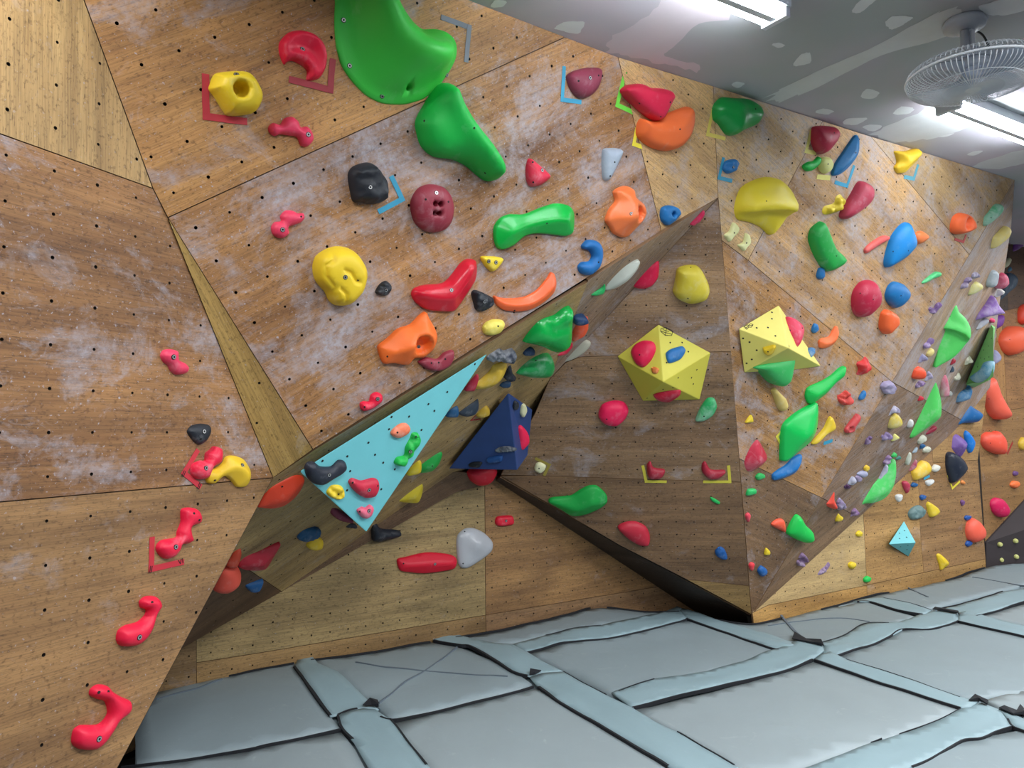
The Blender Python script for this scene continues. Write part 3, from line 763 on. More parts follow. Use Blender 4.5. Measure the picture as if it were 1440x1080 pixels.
H('maroon half-disc hold tucked under the spiky orange hold', MAR, 'b1', [(915,955),(960,930),(1020,940),(1060,905),(1110,890),(1115,930),(1090,980),(1030,1010),(970,1000),(930,975)], 0.8, 'flat', holes=[(1028,960),(1065,940),(987,962)])
H('small red two-lobed hold alone just above the turquoise triangle', RED, 'c1', [(590,110),(610,100),(640,100),(650,65),(680,48),(710,60),(712,95),(680,125),(650,145),(610,155),(592,140)], 1.2, bolts=[(685,85)], holes=[(612,130)])
H('small red two-ball hold high on the left wall', PINK, 'b0', [(915,920),(930,890),(965,883),(1000,895),(1005,940),(1040,960),(1060,985),(1050,1020),(1000,1027),(970,1005),(955,975),(930,955)], 1.2, bolts=[(978,928)], dust=0.35)
H('small smooth black hold on the left wall', BLK, 'c0', [(1062,265),(1085,235),(1130,223),(1180,230),(1190,270),(1165,320),(1130,342),(1105,330),(1075,295)], 0.7, bolts=[(1148,267)], holes=[(1130,310)])
H('red hold with a pale pink knob touching the yellow arch hold', RED, 'c0', [(1085,490),(1095,450),(1140,430),(1165,430),(1170,390),(1195,370),(1215,350),(1245,360),(1250,400),(1240,445),(1200,470),(1185,500),(1170,530),(1130,538),(1095,520)], 1.2, bolts=[(1160,473)], dust=0.5)
H('yellow arch-shaped hold at the right corner of the left wall', (226,186,44), 'c0', [(1175,520),(1190,485),(1230,475),(1270,445),(1290,410),(1330,403),(1380,425),(1415,480),(1418,530),(1395,575),(1350,580),(1320,545),(1290,520),(1260,525),(1220,560),(1185,555)], 1.1, 'ridge', bolts=[(1365,458)], holes=[(1210,540)])
H('red S-shaped hold with a ball end above a red tape corner', RED, 'c0', [(890,920),(920,880),(1000,865),(1010,830),(1030,780),(1030,740),(1035,705),(1075,695),(1115,705),(1135,745),(1125,785),(1095,795),(1075,810),(1080,845),(1090,880),(1060,900),(1025,905),(1010,940),(980,975),(940,985),(905,960)], 1.15, bolts=[(990,917)], holes=[(1092,728),(1122,765)], dust=0.3, res=1.2)
H('red spoon-shaped hold, second from the bottom of the left wall', RED, 'd0', [(670,360),(680,310),(720,280),(790,260),(830,220),(835,190),(805,180),(800,145),(830,118),(880,115),(905,140),(908,175),(880,220),(860,290),(825,350),(780,390),(720,400),(685,390)], 1.1, bolts=[(785,345)], holes=[(857,148)], dust=0.05, res=1.2)
H('large curved red hold, the lowest on the left wall', RED, 'd0', [(418,930),(430,870),(470,843),(560,840),(600,810),(620,770),(605,710),(560,695),(520,675),(525,640),(560,615),(610,618),(640,650),(690,680),(735,700),(742,740),(720,780),(670,820),(640,870),(590,940),(540,980),(470,980),(430,960)], 1.1, bolts=[(558,917)], holes=[(558,655),(610,650)], dust=0.03, res=1.2)
# ---- top right of the overhang
H('dusty maroon rounded-triangle hold beside a blue tape corner', (140,58,78), 'a2', [(318,430),(350,400),(420,380),(490,378),(510,400),(505,450),(480,510),(430,548),(380,545),(340,500)], 0.8, bolts=[(440,438)], holes=[(375,455),(487,425)])
H('crimson wedge hold leaning over the orange bowl hold', (214,36,72), 'a2', [(640,505),(680,475),(740,470),(790,492),(850,495),(900,510),(915,550),(890,600),(860,660),(830,678),(780,650),(710,590),(660,540)], 0.9, 'flat', holes=[(890,575),(718,580),(838,655)], dust=0.1, lift=0.03)
H('broad orange bowl-shaped hold under the crimson wedge', (238,112,56), 'a2', [(715,760),(718,700),(740,665),(800,680),(880,640),(950,612),(1000,598),(1025,620),(1030,680),(1010,760),(960,825),(890,850),(820,840),(760,810)], 0.7, 'flat', holes=[(945,727)], dust=0.1, ridges=[([(735,690),(850,725),(950,705),(1000,620)],0.25,28),([(860,660),(950,640)],-0.45,60)], res=1.4)
H('large green faceted hold near the ceiling, right of the orange bowl', (18,150,66), 'a2', [(1145,620),(1160,580),(1200,545),(1270,550),(1340,555),(1400,590),(1415,640),(1385,700),(1320,730),(1260,763),(1220,755),(1180,700),(1150,670)], 0.8, 'dome', ridges=[([(1270,560),(1270,740)],0.25,40)], holes=[(1370,613)], dust=0.05, gloss=0.35, res=1.3)
H('red three-cornered hold left of the pale grey hold', (206,40,66), 'a2', [(88,940),(105,890),(150,920),(215,980),(210,1010),(160,1045),(110,1050),(90,1010)], 0.8, 'dome', bolts=[(170,958)], holes=[(118,912),(120,1025)], dust=0.4)
H('pale blue-grey shield hold below the maroon rounded triangle', (160,172,186), 'a2', [(517,860),(530,835),(590,832),(625,845),(620,880),(590,940),(560,1000),(540,1018),(520,1000),(515,930)], 0.8, holes=[(578,912),(553,990)], dust=0.4)
H('orange cup hold with a round pocket on its right, left of a blue knob', (240,122,66), 'b2', [(545,160),(565,100),(600,50),(590,0),(620,-25),(660,-35),(700,-10),(710,30),(755,70),(765,110),(750,160),(710,205),(650,258),(590,235),(570,200)], 0.85, 'ridge', pockets=[(708,120,34)], ridges=[([(700,120)],0.5,65)], bolts=[(672,122)], dust=0.1, res=1.7, gloss=0.35)
H('long two-lobed green hold across the main overhang', GRN, 'b2', [(-90,250),(-85,190),(-50,145),(0,125),(80,125),(170,90),(250,65),(320,72),(355,110),(358,180),(350,230),(310,250),(230,240),(150,235),(80,250),(20,300),(-40,325),(-75,310)], 0.85, 'ridge', holes=[(197,176)], dust=0.1, gloss=0.3, res=1.3)
H('small round blue knob hold above the lip', BLU, 'b2', [(842,130),(850,90),(890,75),(940,90),(948,130),(920,165),(880,190),(850,165)], 0.9, rough=0.3, pockets=[(905,125,14)], dust=0.1)
H('blue C-shaped hold left of the lip', (26,104,170), 'b2', [(400,300),(430,270),(480,275),(508,310),(510,370),(490,430),(440,470),(390,455),(378,420),(400,395),(440,390),(455,360),(440,330),(405,320)], 1.1, holes=[(487,395)], dust=0.05)
H('small wrinkled blue hold beside a blue tape corner', BLU, 'a2', [(1190,940),(1210,905),(1260,895),(1280,920),(1260,960),(1220,978),(1195,960)], 0.9, rough=0.4, bolts=[(1248,940)], dust=0.1)
H('large yellow bowl hold on the right wall', (220,200,50), 'px', [(1040,292),(1050,264),(1078,250),(1100,252),(1116,270),(1118,292),(1108,312),(1096,328),(1088,331),(1076,320),(1060,313),(1044,309)], 0.75, 'dome', ridges=[([(1046,292),(1078,288),(1112,292)],0.3,10)], ledge=([(1040,298),(1070,294),(1095,293),(1118,297)],0.45,5), holes=[(1078,283)], dust=0.1, res=1.6)
H('dark red egg hold inside a faint yellow tape corner near the ceiling', (166,34,60), 'a3', [(260,760),(270,715),(320,706),(385,715),(403,750),(385,800),(345,850),(310,870),(280,850),(262,800)], 0.85, holes=[(373,747)], dust=0.2)
H('long blue blade hold near the ceiling', (26,106,160), 'a3', [(505,758),(520,790),(515,860),(480,920),(430,970),(385,990),(370,975),(390,920),(430,860),(470,800)], 1.0, 'ridge', holes=[(495,860)], dust=0.15)
H('small green bean hold under the dark red egg', GRN, 'a3', [(200,930),(230,910),(260,905),(285,880),(300,895),(290,925),(260,955),(225,965),(203,950)], 0.9, dust=0.1)
H('small pale cream hold right of the green bean', (206,208,130), 'a3', [(290,920),(310,885),(350,885),(368,920),(355,960),(325,978),(300,960)], 0.8, holes=[(338,923)])
H('yellow fluted hold by the ceiling beside a blue tape corner', (232,190,44), 'a3', [(725,850),(790,850),(850,835),(867,860),(850,900),(810,940),(780,970),(745,975),(725,945),(740,915),(735,880)], 1.0, 'ridge', ridges=[([(745,870),(850,850)],0.4,18)], dust=0.05, res=1.3)
H('dusty rose drop-shaped hold above the tall blue leaf', (176,54,76), 'b3', [(420,140),(435,90),(480,20),(520,-50),(550,-60),(590,-30),(590,30),(560,80),(500,125),(450,155)], 0.9, dust=0.35)
H('small ribbed yellow croissant hold', (214,186,40), 'b3', [(315,110),(330,80),(380,65),(395,25),(420,15),(435,45),(420,95),(380,120),(330,128)], 1.0, lump=5, res=1.4, dust=0.1)
H('tall green half-moon hold on the right wall', (28,156,66), 'b3', [(243,270),(255,210),(300,170),(320,172),(345,230),(380,310),(430,360),(435,385),(410,420),(345,450),(310,420),(270,350)], 0.85, 'flat', holes=[(385,360)], dust=0.2, res=1.2)
H('small blue oval hold at the foot of the green half-moon', BLU, 'b3', [(278,470),(290,430),(315,430),(320,470),(305,492),(285,488)], 0.9, dust=0.1)
H('cream curved hold beside the prow ridge, the left one of two', (224,224,164), 'i1', [(140,220),(190,180),(225,95),(260,110),(283,150),(270,200),(230,240),(190,290),(160,260)], 0.8, 'flat', holes=[(235,198)])
H('cream curved hold beside the prow ridge, the right one of two', (224,224,164), 'i1', [(275,320),(330,290),(350,205),(385,215),(400,260),(395,310),(360,350),(335,385),(300,355)], 0.8, 'flat', holes=[(360,300)])
H('small salmon finger hold left of the tall blue leaf', SAL, 'b3', [(545,320),(575,290),(640,250),(680,248),(680,270),(620,305),(560,345),(545,340)], 0.9, dust=0.3)
H('orange nub hold behind the tall blue leaf', (240,128,70), 'b3', [(838,230),(870,220),(905,245),(895,270),(850,295),(825,270)], 0.9, dust=0.1)
H('tall bright blue leaf-shaped hold', SKY, 'b3', [(668,400),(680,330),(710,250),(760,190),(800,172),(820,210),(838,270),(825,320),(780,370),(720,410),(680,428)], 0.75, 'dome', holes=[(705,335),(790,330)], dust=0.2)
H('raspberry red oval hold left of the round blue hold', (184,34,66), 'b3', [(490,620),(500,560),(540,510),(600,500),(630,540),(638,590),(620,650),(570,700),(530,708),(500,680)], 0.8, holes=[(592,605),(520,570)], dust=0.3)
H('round blue hold right of the raspberry red oval', (24,110,172), 'b3', [(668,580),(685,530),(720,505),(770,520),(802,560),(795,600),(760,640),(720,655),(680,620)], 0.7, holes=[(748,583)], dust=0.15)
H('orange faceted nut-shaped hold below the round blue hold', (240,104,54), 'b3', [(640,720),(650,680),(680,662),(725,690),(730,740),(700,780),(670,803),(640,770)], 0.9, 'flat', dust=0.05)
H('small mint green finger hold in a patch of chalk', (90,206,130), 'b3', [(868,505),(900,480),(950,450),(975,455),(970,475),(930,490),(895,510),(870,517)], 0.9, dust=0.5)
H('orange cup hold with a sideways pocket above a small red tape corner', (240,106,56), 'b3', [(1035,190),(1050,140),(1090,118),(1140,130),(1165,180),(1155,215),(1110,235),(1070,240),(1040,225)], 0.9, 'flat', pockets=[(1125,172,26)], dust=0.05, res=1.5)
H('chalk-white and green long hold near the ceiling corner', (60,160,110), 'g1', [(865,850),(880,770),(950,700),(1040,600),(1100,585),(1140,620),(1130,690),(1070,770),(980,850),(890,905),(868,890)], 0.9, dust=1.0, holes=[(965,785)])
H('orange crescent hold right of the bright yellow volume', (240,116,64), 'b3', [(292,840),(310,825),(350,815),(380,765),(395,758),(403,800),(380,850),(335,878),(300,880),(292,860)], 1.0, 'ridge', dust=0.05)
H('tiny blue hold above the orange crescent at right', BLU, 'b3', [(250,770),(262,742),(280,745),(285,775),(265,795),(252,790)], 0.9)
H('small red star-shaped hold, the upper of two beside the right seam', (204,50,50), 'b3', [(505,965),(540,950),(560,930),(580,955),(578,1000),(550,1030),(510,1030),(520,1000)], 1.0, lump=3)
# ---- right part, steep face
H('tall bright green hooked hold with a shaded hollow, at the right', LIM, 'e1', [(550,300),(600,200),(680,80),(740,30),(770,70),(790,130),(860,200),(905,290),(912,370),(880,440),(820,520),(740,600),(620,670),(550,700),(575,560),(590,420),(560,340)], 0.38, 'flat', minc=0.85, ridges=[([(570,280),(720,300),(830,360),(880,430),(870,480),(780,570),(640,660)],0.5,45)], ledge=([(545,292),(640,292),(730,312),(820,352),(872,400)],0.75,3), holes=[(688,180)], dust=0.1, res=2.0)
H('bright green fin hold, the middle one of three fins in the steep corner', (84,204,96), 'e2', [(545,-30),(570,0),(600,100),(618,200),(615,320),(570,380),(480,450),(330,550),(290,545),(290,510),(330,430),(400,280),(470,120),(520,10)], 0.7, 'ridge', dust=0.4)
H('bright green fin hold, the lowest of three fins in the steep corner', (84,210,104), 'f2', [(625,380),(640,345),(700,260),(780,160),(880,70),(960,-40),(1000,-96),(1018,-70),(1022,50),(1000,160),(960,240),(890,310),(780,350),(700,355),(650,380),(630,388)], 0.7, 'ridge', dust=0.5)
H('purple and lavender peaked hold at the outer edge, above the green prism', (132,92,168), 'h1', [(865,965),(900,880),(1000,790),(1100,690),(1150,780),(1190,850),(1180,890),(1100,910),(980,935),(900,965)], 0.9, 'flat', dust=0.8, ridges=[([(1000,900),(1080,870),(1170,870)],0.4,50)], res=1.4)
H('purple rounded hold under the lavender peaked hold', (124,66,150), 'h1', [(1100,930),(1200,900),(1215,960),(1190,1030),(1130,1060),(1090,1030),(1095,970)], 0.9, dust=0.1)
H('chalky blue crescent hold on the lower end of the green prism volume', (30,128,170), 'e1', [(890,800),(930,760),(1000,710),(1040,640),(1115,630),(1115,720),(1080,790),(1000,830),(920,840)], 0.8, dust=1.0)
H('chalky blue hold directly under the green prism volume', (28,112,170), 'e2', [(745,110),(800,70),(880,60),(900,20),(915,60),(905,110),(880,160),(800,185),(750,185)], 0.9, dust=0.8)
H('blue horn-shaped hold pointing right, over the corner edge', (26,96,156), 'e2', [(760,410),(790,300),(850,180),(920,230),(1000,280),(1018,330),(980,385),(900,395),(830,400),(770,420)], 0.9, 'dome', dust=0.15)
H('long coral tube hold slanting down at the right edge', (234,100,78), 'e2', [(1005,60),(1010,-20),(1060,-60),(1130,-70),(1165,0),(1200,100),(1260,210),(1300,280),(1300,340),(1260,360),(1180,350),(1110,290),(1070,200),(1030,130)], 1.0, dust=0.1, holes=[(1087,150)], fac=PBX)
H('round coral hold at the right edge, above the long coral tube', (240,100,66), 'b3', [(1300,840),(1320,790),(1370,755),(1430,755),(1480,790),(1490,850),(1440,900),(1380,918),(1330,895)], 0.8, holes=[(1360,830)], dust=0.1, fac=PBX)
H('orange-red hold half cut by the right picture edge', (236,80,56), 'b3', [(1410,680),(1430,640),(1480,630),(1490,720),(1450,745),(1412,730)], 0.8, dust=0.05, fac=PBX)
H('coral heart-like hold with a red tape strip at its right', (236,88,66), 'e2', [(1005,590),(1015,520),(1080,485),(1150,490),(1190,475),(1240,530),(1265,600),(1260,700),(1230,715),(1130,690),(1050,650)], 0.8, holes=[(1100,598)], dust=0.15, fac=PBX)
H('dark slate teardrop hold above a yellow tape corner', (34,40,54), 'e2', [(660,760),(665,710),(700,685),(760,705),(830,760),(865,830),(860,890),(800,960),(740,1005),(710,990),(680,900),(662,830)], 0.7, dust=0.1, gloss=0.35)
H('bright blue hold behind the faceted purple hold', (22,116,200), 'e2', [(835,510),(860,470),(910,520),(945,590),(930,660),(900,700),(870,640),(850,570)], 0.8, dust=0.2)
H('faceted purple hold above the dark slate teardrop', (116,84,156), 'e2', [(722,620),(740,530),(790,510),(860,560),(890,600),(870,680),(825,740),(770,700),(725,660)], 0.9, 'cone', dust=0.35)
H('yellow rounded hold with a chalky top, on the edge of the lower back wall', (234,194,60), 'e2', [(310,890),(360,820),(420,775),(470,790),(500,840),(490,900),(440,940),(370,975),(335,970)], 0.8, dust=0.55)
H('dusty crimson carrot hold under the yellow rounded hold', (176,52,76), 'e3', [(210,55),(250,45),(285,80),(280,130),(262,170),(240,140),(218,95)], 0.9, dust=0.2)
H('small blue hold right of the crimson carrot', (20,84,140), 'e3', [(295,90),(320,60),(365,75),(355,105),(315,108)], 0.9)
H('small white winged hold near the yellow rounded hold', WHT, 'e3', [(445,45),(520,30),(530,55),(510,80),(480,98),(450,80)], 0.8, rough=0.4)
H('small white ridged hold alone above the turquoise pyramid', WHT, 'e3', [(140,195),(170,180),(208,185),(205,230),(180,260),(150,235)], 0.8, rough=0.3)
H('small blue hold above the grey-green rock hold', (34,84,150), 'e3', [(385,205),(410,185),(448,195),(440,230),(405,240)], 0.9, rough=0.3)
H('yellow pear-shaped hold right of the grey-green rock hold', (224,194,54), 'e3', [(455,285),(475,255),(520,280),(570,320),(585,360),(560,395),(515,415),(490,400),(470,340)], 0.7, 'flat')
H('grey-green rock-textured hold above the turquoise pyramid', (100,126,126), 'e3', [(270,370),(310,320),(390,292),(435,330),(440,380),(400,425),(320,440),(285,420)], 0.6, rough=0.5, res=1.4)
H('yellow wedge hold near the mat, right of the turquoise pyramid', (226,192,40), 'e3', [(560,795),(590,782),(640,820),(685,870),(680,900),(640,930),(610,950),(595,900),(575,850)], 0.9, 'ridge')
H('small blue hold at the upper left of the coral egg', (26,76,150), 'e3', [(835,420),(855,395),(905,400),(900,430),(860,447)], 0.9)
H('coral egg-shaped hold low by the dark panel gap', (238,98,76), 'e3', [(860,560),(870,480),(910,430),(950,425),(1000,460),(1040,520),(1052,580),(1030,640),(960,672),(890,640)], 0.8, dust=0.1, fac=PBR)
H('small blue hold at the lower left of the coral egg', (26,76,150), 'e3', [(845,685),(870,650),(915,665),(905,700),(870,712)], 0.9)
H('tiny purple hold in the middle of the brown lower right panel', (110,70,120), 'e3', [(797,255),(815,235),(840,250),(835,285),(815,297)], 0.9)
H('tiny orange hold right of the slate teardrop tip', (232,140,70), 'e3', [(800,55),(820,38),(845,60),(838,80),(805,70)], 0.9)
H('tiny purple hold near the right picture edge', (100,66,120), 'e2', [(1325,900),(1345,880),(1380,890),(1375,925),(1335,928)], 0.9, fac=PBX)
H('small orange nub hold near the right picture edge', (240,116,60), 'e3', [(1295,80),(1330,45),(1385,50),(1398,90),(1365,120),(1310,105)], 0.9, fac=PBX)
H('crimson egg hold beside the dark triangular board', (206,24,84), 'e3', [(1098,290),(1110,240),(1160,215),(1230,230),(1280,290),(1300,350),(1270,410),(1200,410),(1130,360)], 0.7, fac=PBX)
H('yellow hold cut by the right picture edge, on blue tape', (214,178,60), 'e2', [(1385,600),(1410,555),(1445,540),(1480,600),(1445,670),(1400,650)], 0.8, fac=PBX)
# steep corner, chalky small holds
H('yellow hold with a chalk-white right half in the steep corner', (216,190,60), 'e2', [(65,400),(80,340),(130,300),(180,320),(210,380),(190,430),(130,455),(75,450)], 0.8, dust=0.8)
GW = 'small white and cream pebble holds in the steep corner'
H('white oval hold right of the half-white yellow hold', WHT, 'e2', [(258,400),(280,360),(315,365),(320,400),(300,440),(262,440)], 0.9, group=GW)
H('white pebble hold directly below the middle green fin', (206,206,188), 'e2', [(355,580),(380,535),(430,520),(455,545),(430,590),(380,610)], 0.9, group=GW, rough=0.3)
H('white pebble hold touching the small blue hold on its right', (206,206,188), 'e2', [(405,660),(440,640),(490,640),(495,670),(460,697),(410,690)], 0.9, group=GW, rough=0.3)
H('small blue hold between two white pebbles below the middle green fin', (30,90,140), 'e2', [(380,620),(410,605),(445,620),(420,650),(390,660)], 0.9)
H('pale blue-white hold left of the small blue hold', (170,186,200), 'e2', [(305,690),(340,650),(365,645),(350,690),(320,700)], 0.9, group=GW)
H('upright white hold near the tip of the lowest green fin', (200,204,190), 'e2', [(245,760),(270,695),(298,700),(295,770),(265,825),(248,810)], 0.9, group=GW)
H('crimson hold with a white upper end, touching the yellow rounded hold', (170,50,80), 'e2', [(270,880),(300,820),(340,770),(360,780),(350,840),(310,875)], 0.8, dust=0.8)
H('round white hold right of the yellow rounded hold', (216,214,204), 'e2', [(510,850),(540,815),(590,830),(585,870),(550,893),(515,880)], 0.8, group=GW)
H('tiny red hold left of the middle green fin', (200,40,60), 'e2', [(360,165),(385,120),(425,135),(415,165),(380,175)], 0.9)
H('dark crimson hold peeking out under the middle green fin', (150,36,60), 'e2', [(430,500),(500,450),(555,430),(550,465),(500,500),(450,515)], 0.8)
H('pink and white tapering hold right of the tip of the middle fin', (206,100,124), 'e1', [(585,830),(625,765),(660,790),(685,900),(680,980),(640,1000),(610,990),(600,900)], 0.8, dust=0.9)
H('small white ball hold at the foot of the pink and white hold', WHT, 'e1', [(670,970),(695,935),(715,950),(710,980),(690,985)], 1.0, group=GW)
H('cream double pebble hold left of the green prism', (214,212,190), 'e1', [(830,665),(850,610),(890,580),(922,610),(915,650),(870,668),(845,675)], 0.9, lump=3, group=GW)
H('cream double pebble hold below the green hooked hold', (214,212,190), 'e1', [(725,800),(760,755),(800,760),(808,800),(770,830),(735,830)], 0.9, lump=3, group=GW)
H('small dark red hold under the green hooked hold', (170,36,56), 'e1', [(690,660),(720,610),(748,615),(740,650),(705,672)], 0.9)
H('tiny slate hold under the small dark red hold', SLT, 'e1', [(690,740),(715,680),(735,715),(720,745)], 0.9)
H('long chalky white hold between the hooked hold and the purple hold', (196,196,206), 'e1', [(950,300),(980,250),(1040,210),(1078,205),(1080,240),(1030,280),(980,315),(955,315)], 0.9, rough=0.2, dust=0.6, group=GW)
H('small pink knob hold at the top of the green prism', (222,62,110), 'e1', [(1080,215),(1110,195),(1145,210),(1135,245),(1100,240)], 1.0)
H('mint hold behind the top of the green prism', (110,170,160), 'e1', [(1125,330),(1150,320),(1158,390),(1130,415)], 0.9, fac=PBX)
H('pale lavender ball hold behind the green prism', (150,150,184), 'e1', [(1125,530),(1160,520),(1205,580),(1200,630),(1160,660),(1130,660)], 0.9, fac=PBX, dust=0.5)
H('orange dome hold in the steep corner beside a lavender cluster', (236,84,50), 'e1', [(305,760),(320,710),(370,690),(430,710),(450,760),(420,815),(350,820),(305,800)], 0.9, dust=0.05)
GL = 'lavender and purple bumpy cluster holds'
def L(label, tile, pts, c=LAV, lump=5, **k): H(label, c, tile, pts, 1.0, 'dome', lump=lump, res=1.3, group=GL, dust=k.pop('dust', 0.5), **k)
L('chalky lavender hold touching the right of the orange dome', 'e1', [(430,790),(470,730),(515,760),(515,810),(470,840),(440,830)], lump=2, dust=0.8)
L('purple bumpy cluster hold directly under the orange dome', 'e1', [(330,880),(370,835),(440,845),(410,890),(350,905)], (130,104,146))
L('purple and white bumpy cluster hold left of the tip of the green hooked hold', 'e1', [(475,110),(500,85),(540,100),(560,60),(600,40),(625,70),(590,110),(550,155),(490,140)], (120,90,140), 3)
L('purple and white bumpy cluster hold beside the hollow of the green hooked hold', 'e1', [(410,470),(450,430),(510,400),(548,420),(535,460),(490,480),(450,510),(420,500)], (130,104,150), 3)
H('small cream and yellow pebble hold under a purple cluster at left of the hooked hold', (224,206,130), 'e1', [(445,550),(490,510),(525,510),(530,545),(490,590),(455,580)], 0.9)
L('smooth lavender pebble hold above the orange dome', 'e1', [(350,640),(370,580),(420,560),(460,590),(450,630),(400,655)], (150,146,180), 1)
L('large lavender bumpy cluster hold left of the orange dome', 'e1', [(5,890),(40,850),(110,840),(130,880),(145,930),(110,970),(50,970),(20,930)], (156,146,178), 8)
L('white and purple cluster hold above the half-white yellow hold', 'f1', [(920,290),(950,250),(1000,225),(1042,250),(1030,295),(990,300),(940,330)], (160,152,180), 3, dust=0.9)
L('purple bumpy cluster hold below the half-white yellow hold', 'f1', [(845,555),(860,510),(920,490),(965,510),(960,550),(900,580)], (128,108,150), 5)
H('small cream and yellow hold right of a purple cluster, on blue tape', (222,214,120), 'f1', [(960,575),(985,500),(1035,530),(1040,550),(990,578)], 0.9, dust=0.6)
L('small dark purple cluster hold right of the red tube hold', 'f1', [(690,610),(705,550),(745,530),(785,545),(760,580),(715,615)], (98,70,112), 4)
L('purple cluster hold above the tip of the lowest green fin', 'f1', [(870,790),(900,740),(950,725),(975,760),(940,800),(900,820)], (138,110,150), 3)
H('tiny green knob hold above the lowest green fin', (60,184,96), 'f1', [(955,725),(985,695),(1015,705),(1010,740),(970,745)], 1.0)
H('tiny teal flake hold at the tip of the lowest green fin', (60,120,110), 'f1', [(1000,750),(1050,730),(1060,760),(1010,770)], 0.8)
L('long chalky lavender hold leaning on the lowest green fin', 'f1', [(830,960),(870,880),(895,820),(928,825),(920,890),(880,930),(850,965)], (176,176,200), 0, dust=0.8)
H('small round yellow hold above the row of lavender pebbles', (222,184,50), 'f1', [(675,850),(700,820),(740,835),(735,870),(700,890)], 0.9)
L('smooth lavender pebble hold, uppermost in the row of lavender pebbles', 'f1', [(600,900),(650,885),(715,890),(720,925),(680,950),(620,930)], (156,158,186), 0)
L('small lavender pebble hold, middle of the row of lavender pebbles', 'f1', [(585,940),(620,920),(665,950),(650,990),(610,990)], (146,130,162), 0)
L('big lavender pebble hold, lowest in the row of lavender pebbles', 'f1', [(500,980),(540,940),(600,950),(620,990),(590,1030),(530,1020)], (166,164,186), 1, dust=0.8)
L('dark purple cluster hold under the big lavender pebble', 'f1', [(475,1030),(510,1010),(560,1040),(540,1065),(490,1060)], (80,48,84), 3, dust=0.1)
H('small red star-shaped hold, the lower of two beside the right seam', (206,64,54), 'f1', [(425,130),(470,100),(520,70),(550,100),(578,150),(550,200),(500,222),(450,190)], 1.0, lump=4, pockets=[(495,95,18)], res=1.4)
H('small blue hold right of the lower red star hold', BLU, 'f1', [(635,140),(670,80),(700,70),(705,110),(680,155),(645,165)], 0.9)
H('red tube-shaped hold slanting on the right wall', (200,70,72), 'f1', [(495,465),(530,410),(590,340),(620,305),(648,320),(640,370),(600,430),(575,490),(510,500)], 1.0, pockets=[(548,455,20)], res=1.4)
H('yellow banana hold behind the large green leaf', (226,190,50), 'f1', [(160,605),(220,530),(290,450),(340,345),(370,340),(398,420),(380,470),(300,520),(230,590),(190,615)], 0.9, dust=0.3)
H('large green leaf-shaped hold inside a yellow tape angle', GR2, 'c3', [(90,430),(92,300),(110,230),(180,170),(260,125),(290,110),(295,180),(285,260),(250,330),(180,390),(120,440),(95,440)], 0.75, 'ridge', dust=0.08, gloss=0.35, res=1.2)
H('green tapering hold just above the large green leaf', (16,184,76), 'i2', [(825,990),(840,920),(900,880),(1000,840),(1100,780),(1180,710),(1235,695),(1215,790),(1130,860),(1050,950),(950,1030),(880,1072),(845,1050)], 0.85, 'ridge', dust=0.05)
H('chalky blue flake hold below the large green leaf', (26,110,178), 'c3', [(32,515),(60,490),(110,460),(150,420),(195,400),(190,450),(160,500),(100,530),(40,545)], 0.9, 'ridge', dust=0.3)
H('cream bone-shaped hold under the green bell', (204,180,104), 'c3', [(25,40),(45,25),(70,50),(100,80),(112,120),(95,150),(70,150),(50,110),(40,75)], 1.0, dust=0.3)
H('crimson kite-shaped hold beside the prow ridge', (188,40,64), 'j7', [(260,160),(300,60),(350,0),(390,50),(425,130),(380,190),(310,232),(275,220)], 0.7, 'cone', dust=0.5)
H('small green hold just under the crimson kite', (40,168,84), 'j7', [(325,260),(350,235),(388,245),(385,270),(340,285)], 0.9, dust=0.3)
H('small green hold beside the ridge, lower than the crimson kite', (40,176,90), 'j7', [(258,380),(275,350),(325,350),(320,385),(265,398)], 0.9, dust=0.3)
H('tiny pink hold on the ridge edge', (226,70,86), 'j7', [(250,540),(270,520),(287,540),(270,590)], 0.9)
H('tiny yellow hold beside the ridge above the crimson kite', YEL, 'c2', [(1315,215),(1345,175),(1355,190),(1355,215),(1325,220)], 0.9)
H('small orange three-cornered hold left of the green bell-shaped hold low down', (232,88,58), 'j7', [(440,600),(480,570),(530,575),(540,660),(500,645),(450,620)], 0.8, 'dome')
H('bright green bell-shaped hold low on the dark right panel', (24,192,78), 'j7', [(555,670),(580,600),(620,540),(655,550),(690,610),(740,660),(745,715),(710,743),(650,730),(590,700)], 0.85, dust=0.05)
H('tiny yellow hold low on the dark right panel', YEL, 'j7', [(388,810),(400,775),(428,800),(420,825),(392,828)], 0.9)
H('tiny red hold low on the ridge, beside a blue one', (226,60,70), 'j7', [(275,900),(290,880),(315,890),(300,940),(285,930)], 0.9)
H('small blue hold low beside the ridge', (30,92,160), 'j7', [(340,940),(365,905),(405,930),(400,965),(365,982)], 0.9)
H('red pointed hold fused to a lavender cluster in the lower steep corner', (228,74,56), 'f2', [(280,350),(330,310),(385,230),(400,250),(400,320),(430,390),(410,412),(340,390)], 0.9, 'cone', dust=0.05)
L('lavender cluster hold at the right of the red pointed hold', 'f2', [(395,330),(430,280),(470,310),(510,370),(490,410),(440,420),(410,370)], (140,124,158), 6)
H('small yellow notched hold under the red pointed hold', YEL, 'f2', [(395,500),(420,445),(450,470),(475,490),(450,525),(400,530)], 0.9, rough=0.3)
L('purple cluster hold below the lowest green fin', 'f2', [(545,450),(560,410),(600,395),(635,430),(610,470),(560,488)], (130,96,138), 4)
H('tiny yellow hold on the tan back panel, the upper one', YEL, 'f2', [(605,650),(640,620),(668,640),(660,680),(620,680)], 0.9, rough=0.3)
H('tiny yellow hold on the tan back panel, the lower one', YEL, 'f2', [(530,960),(560,935),(600,950),(595,1000),(560,1010),(535,990)], 0.9, rough=0.3)
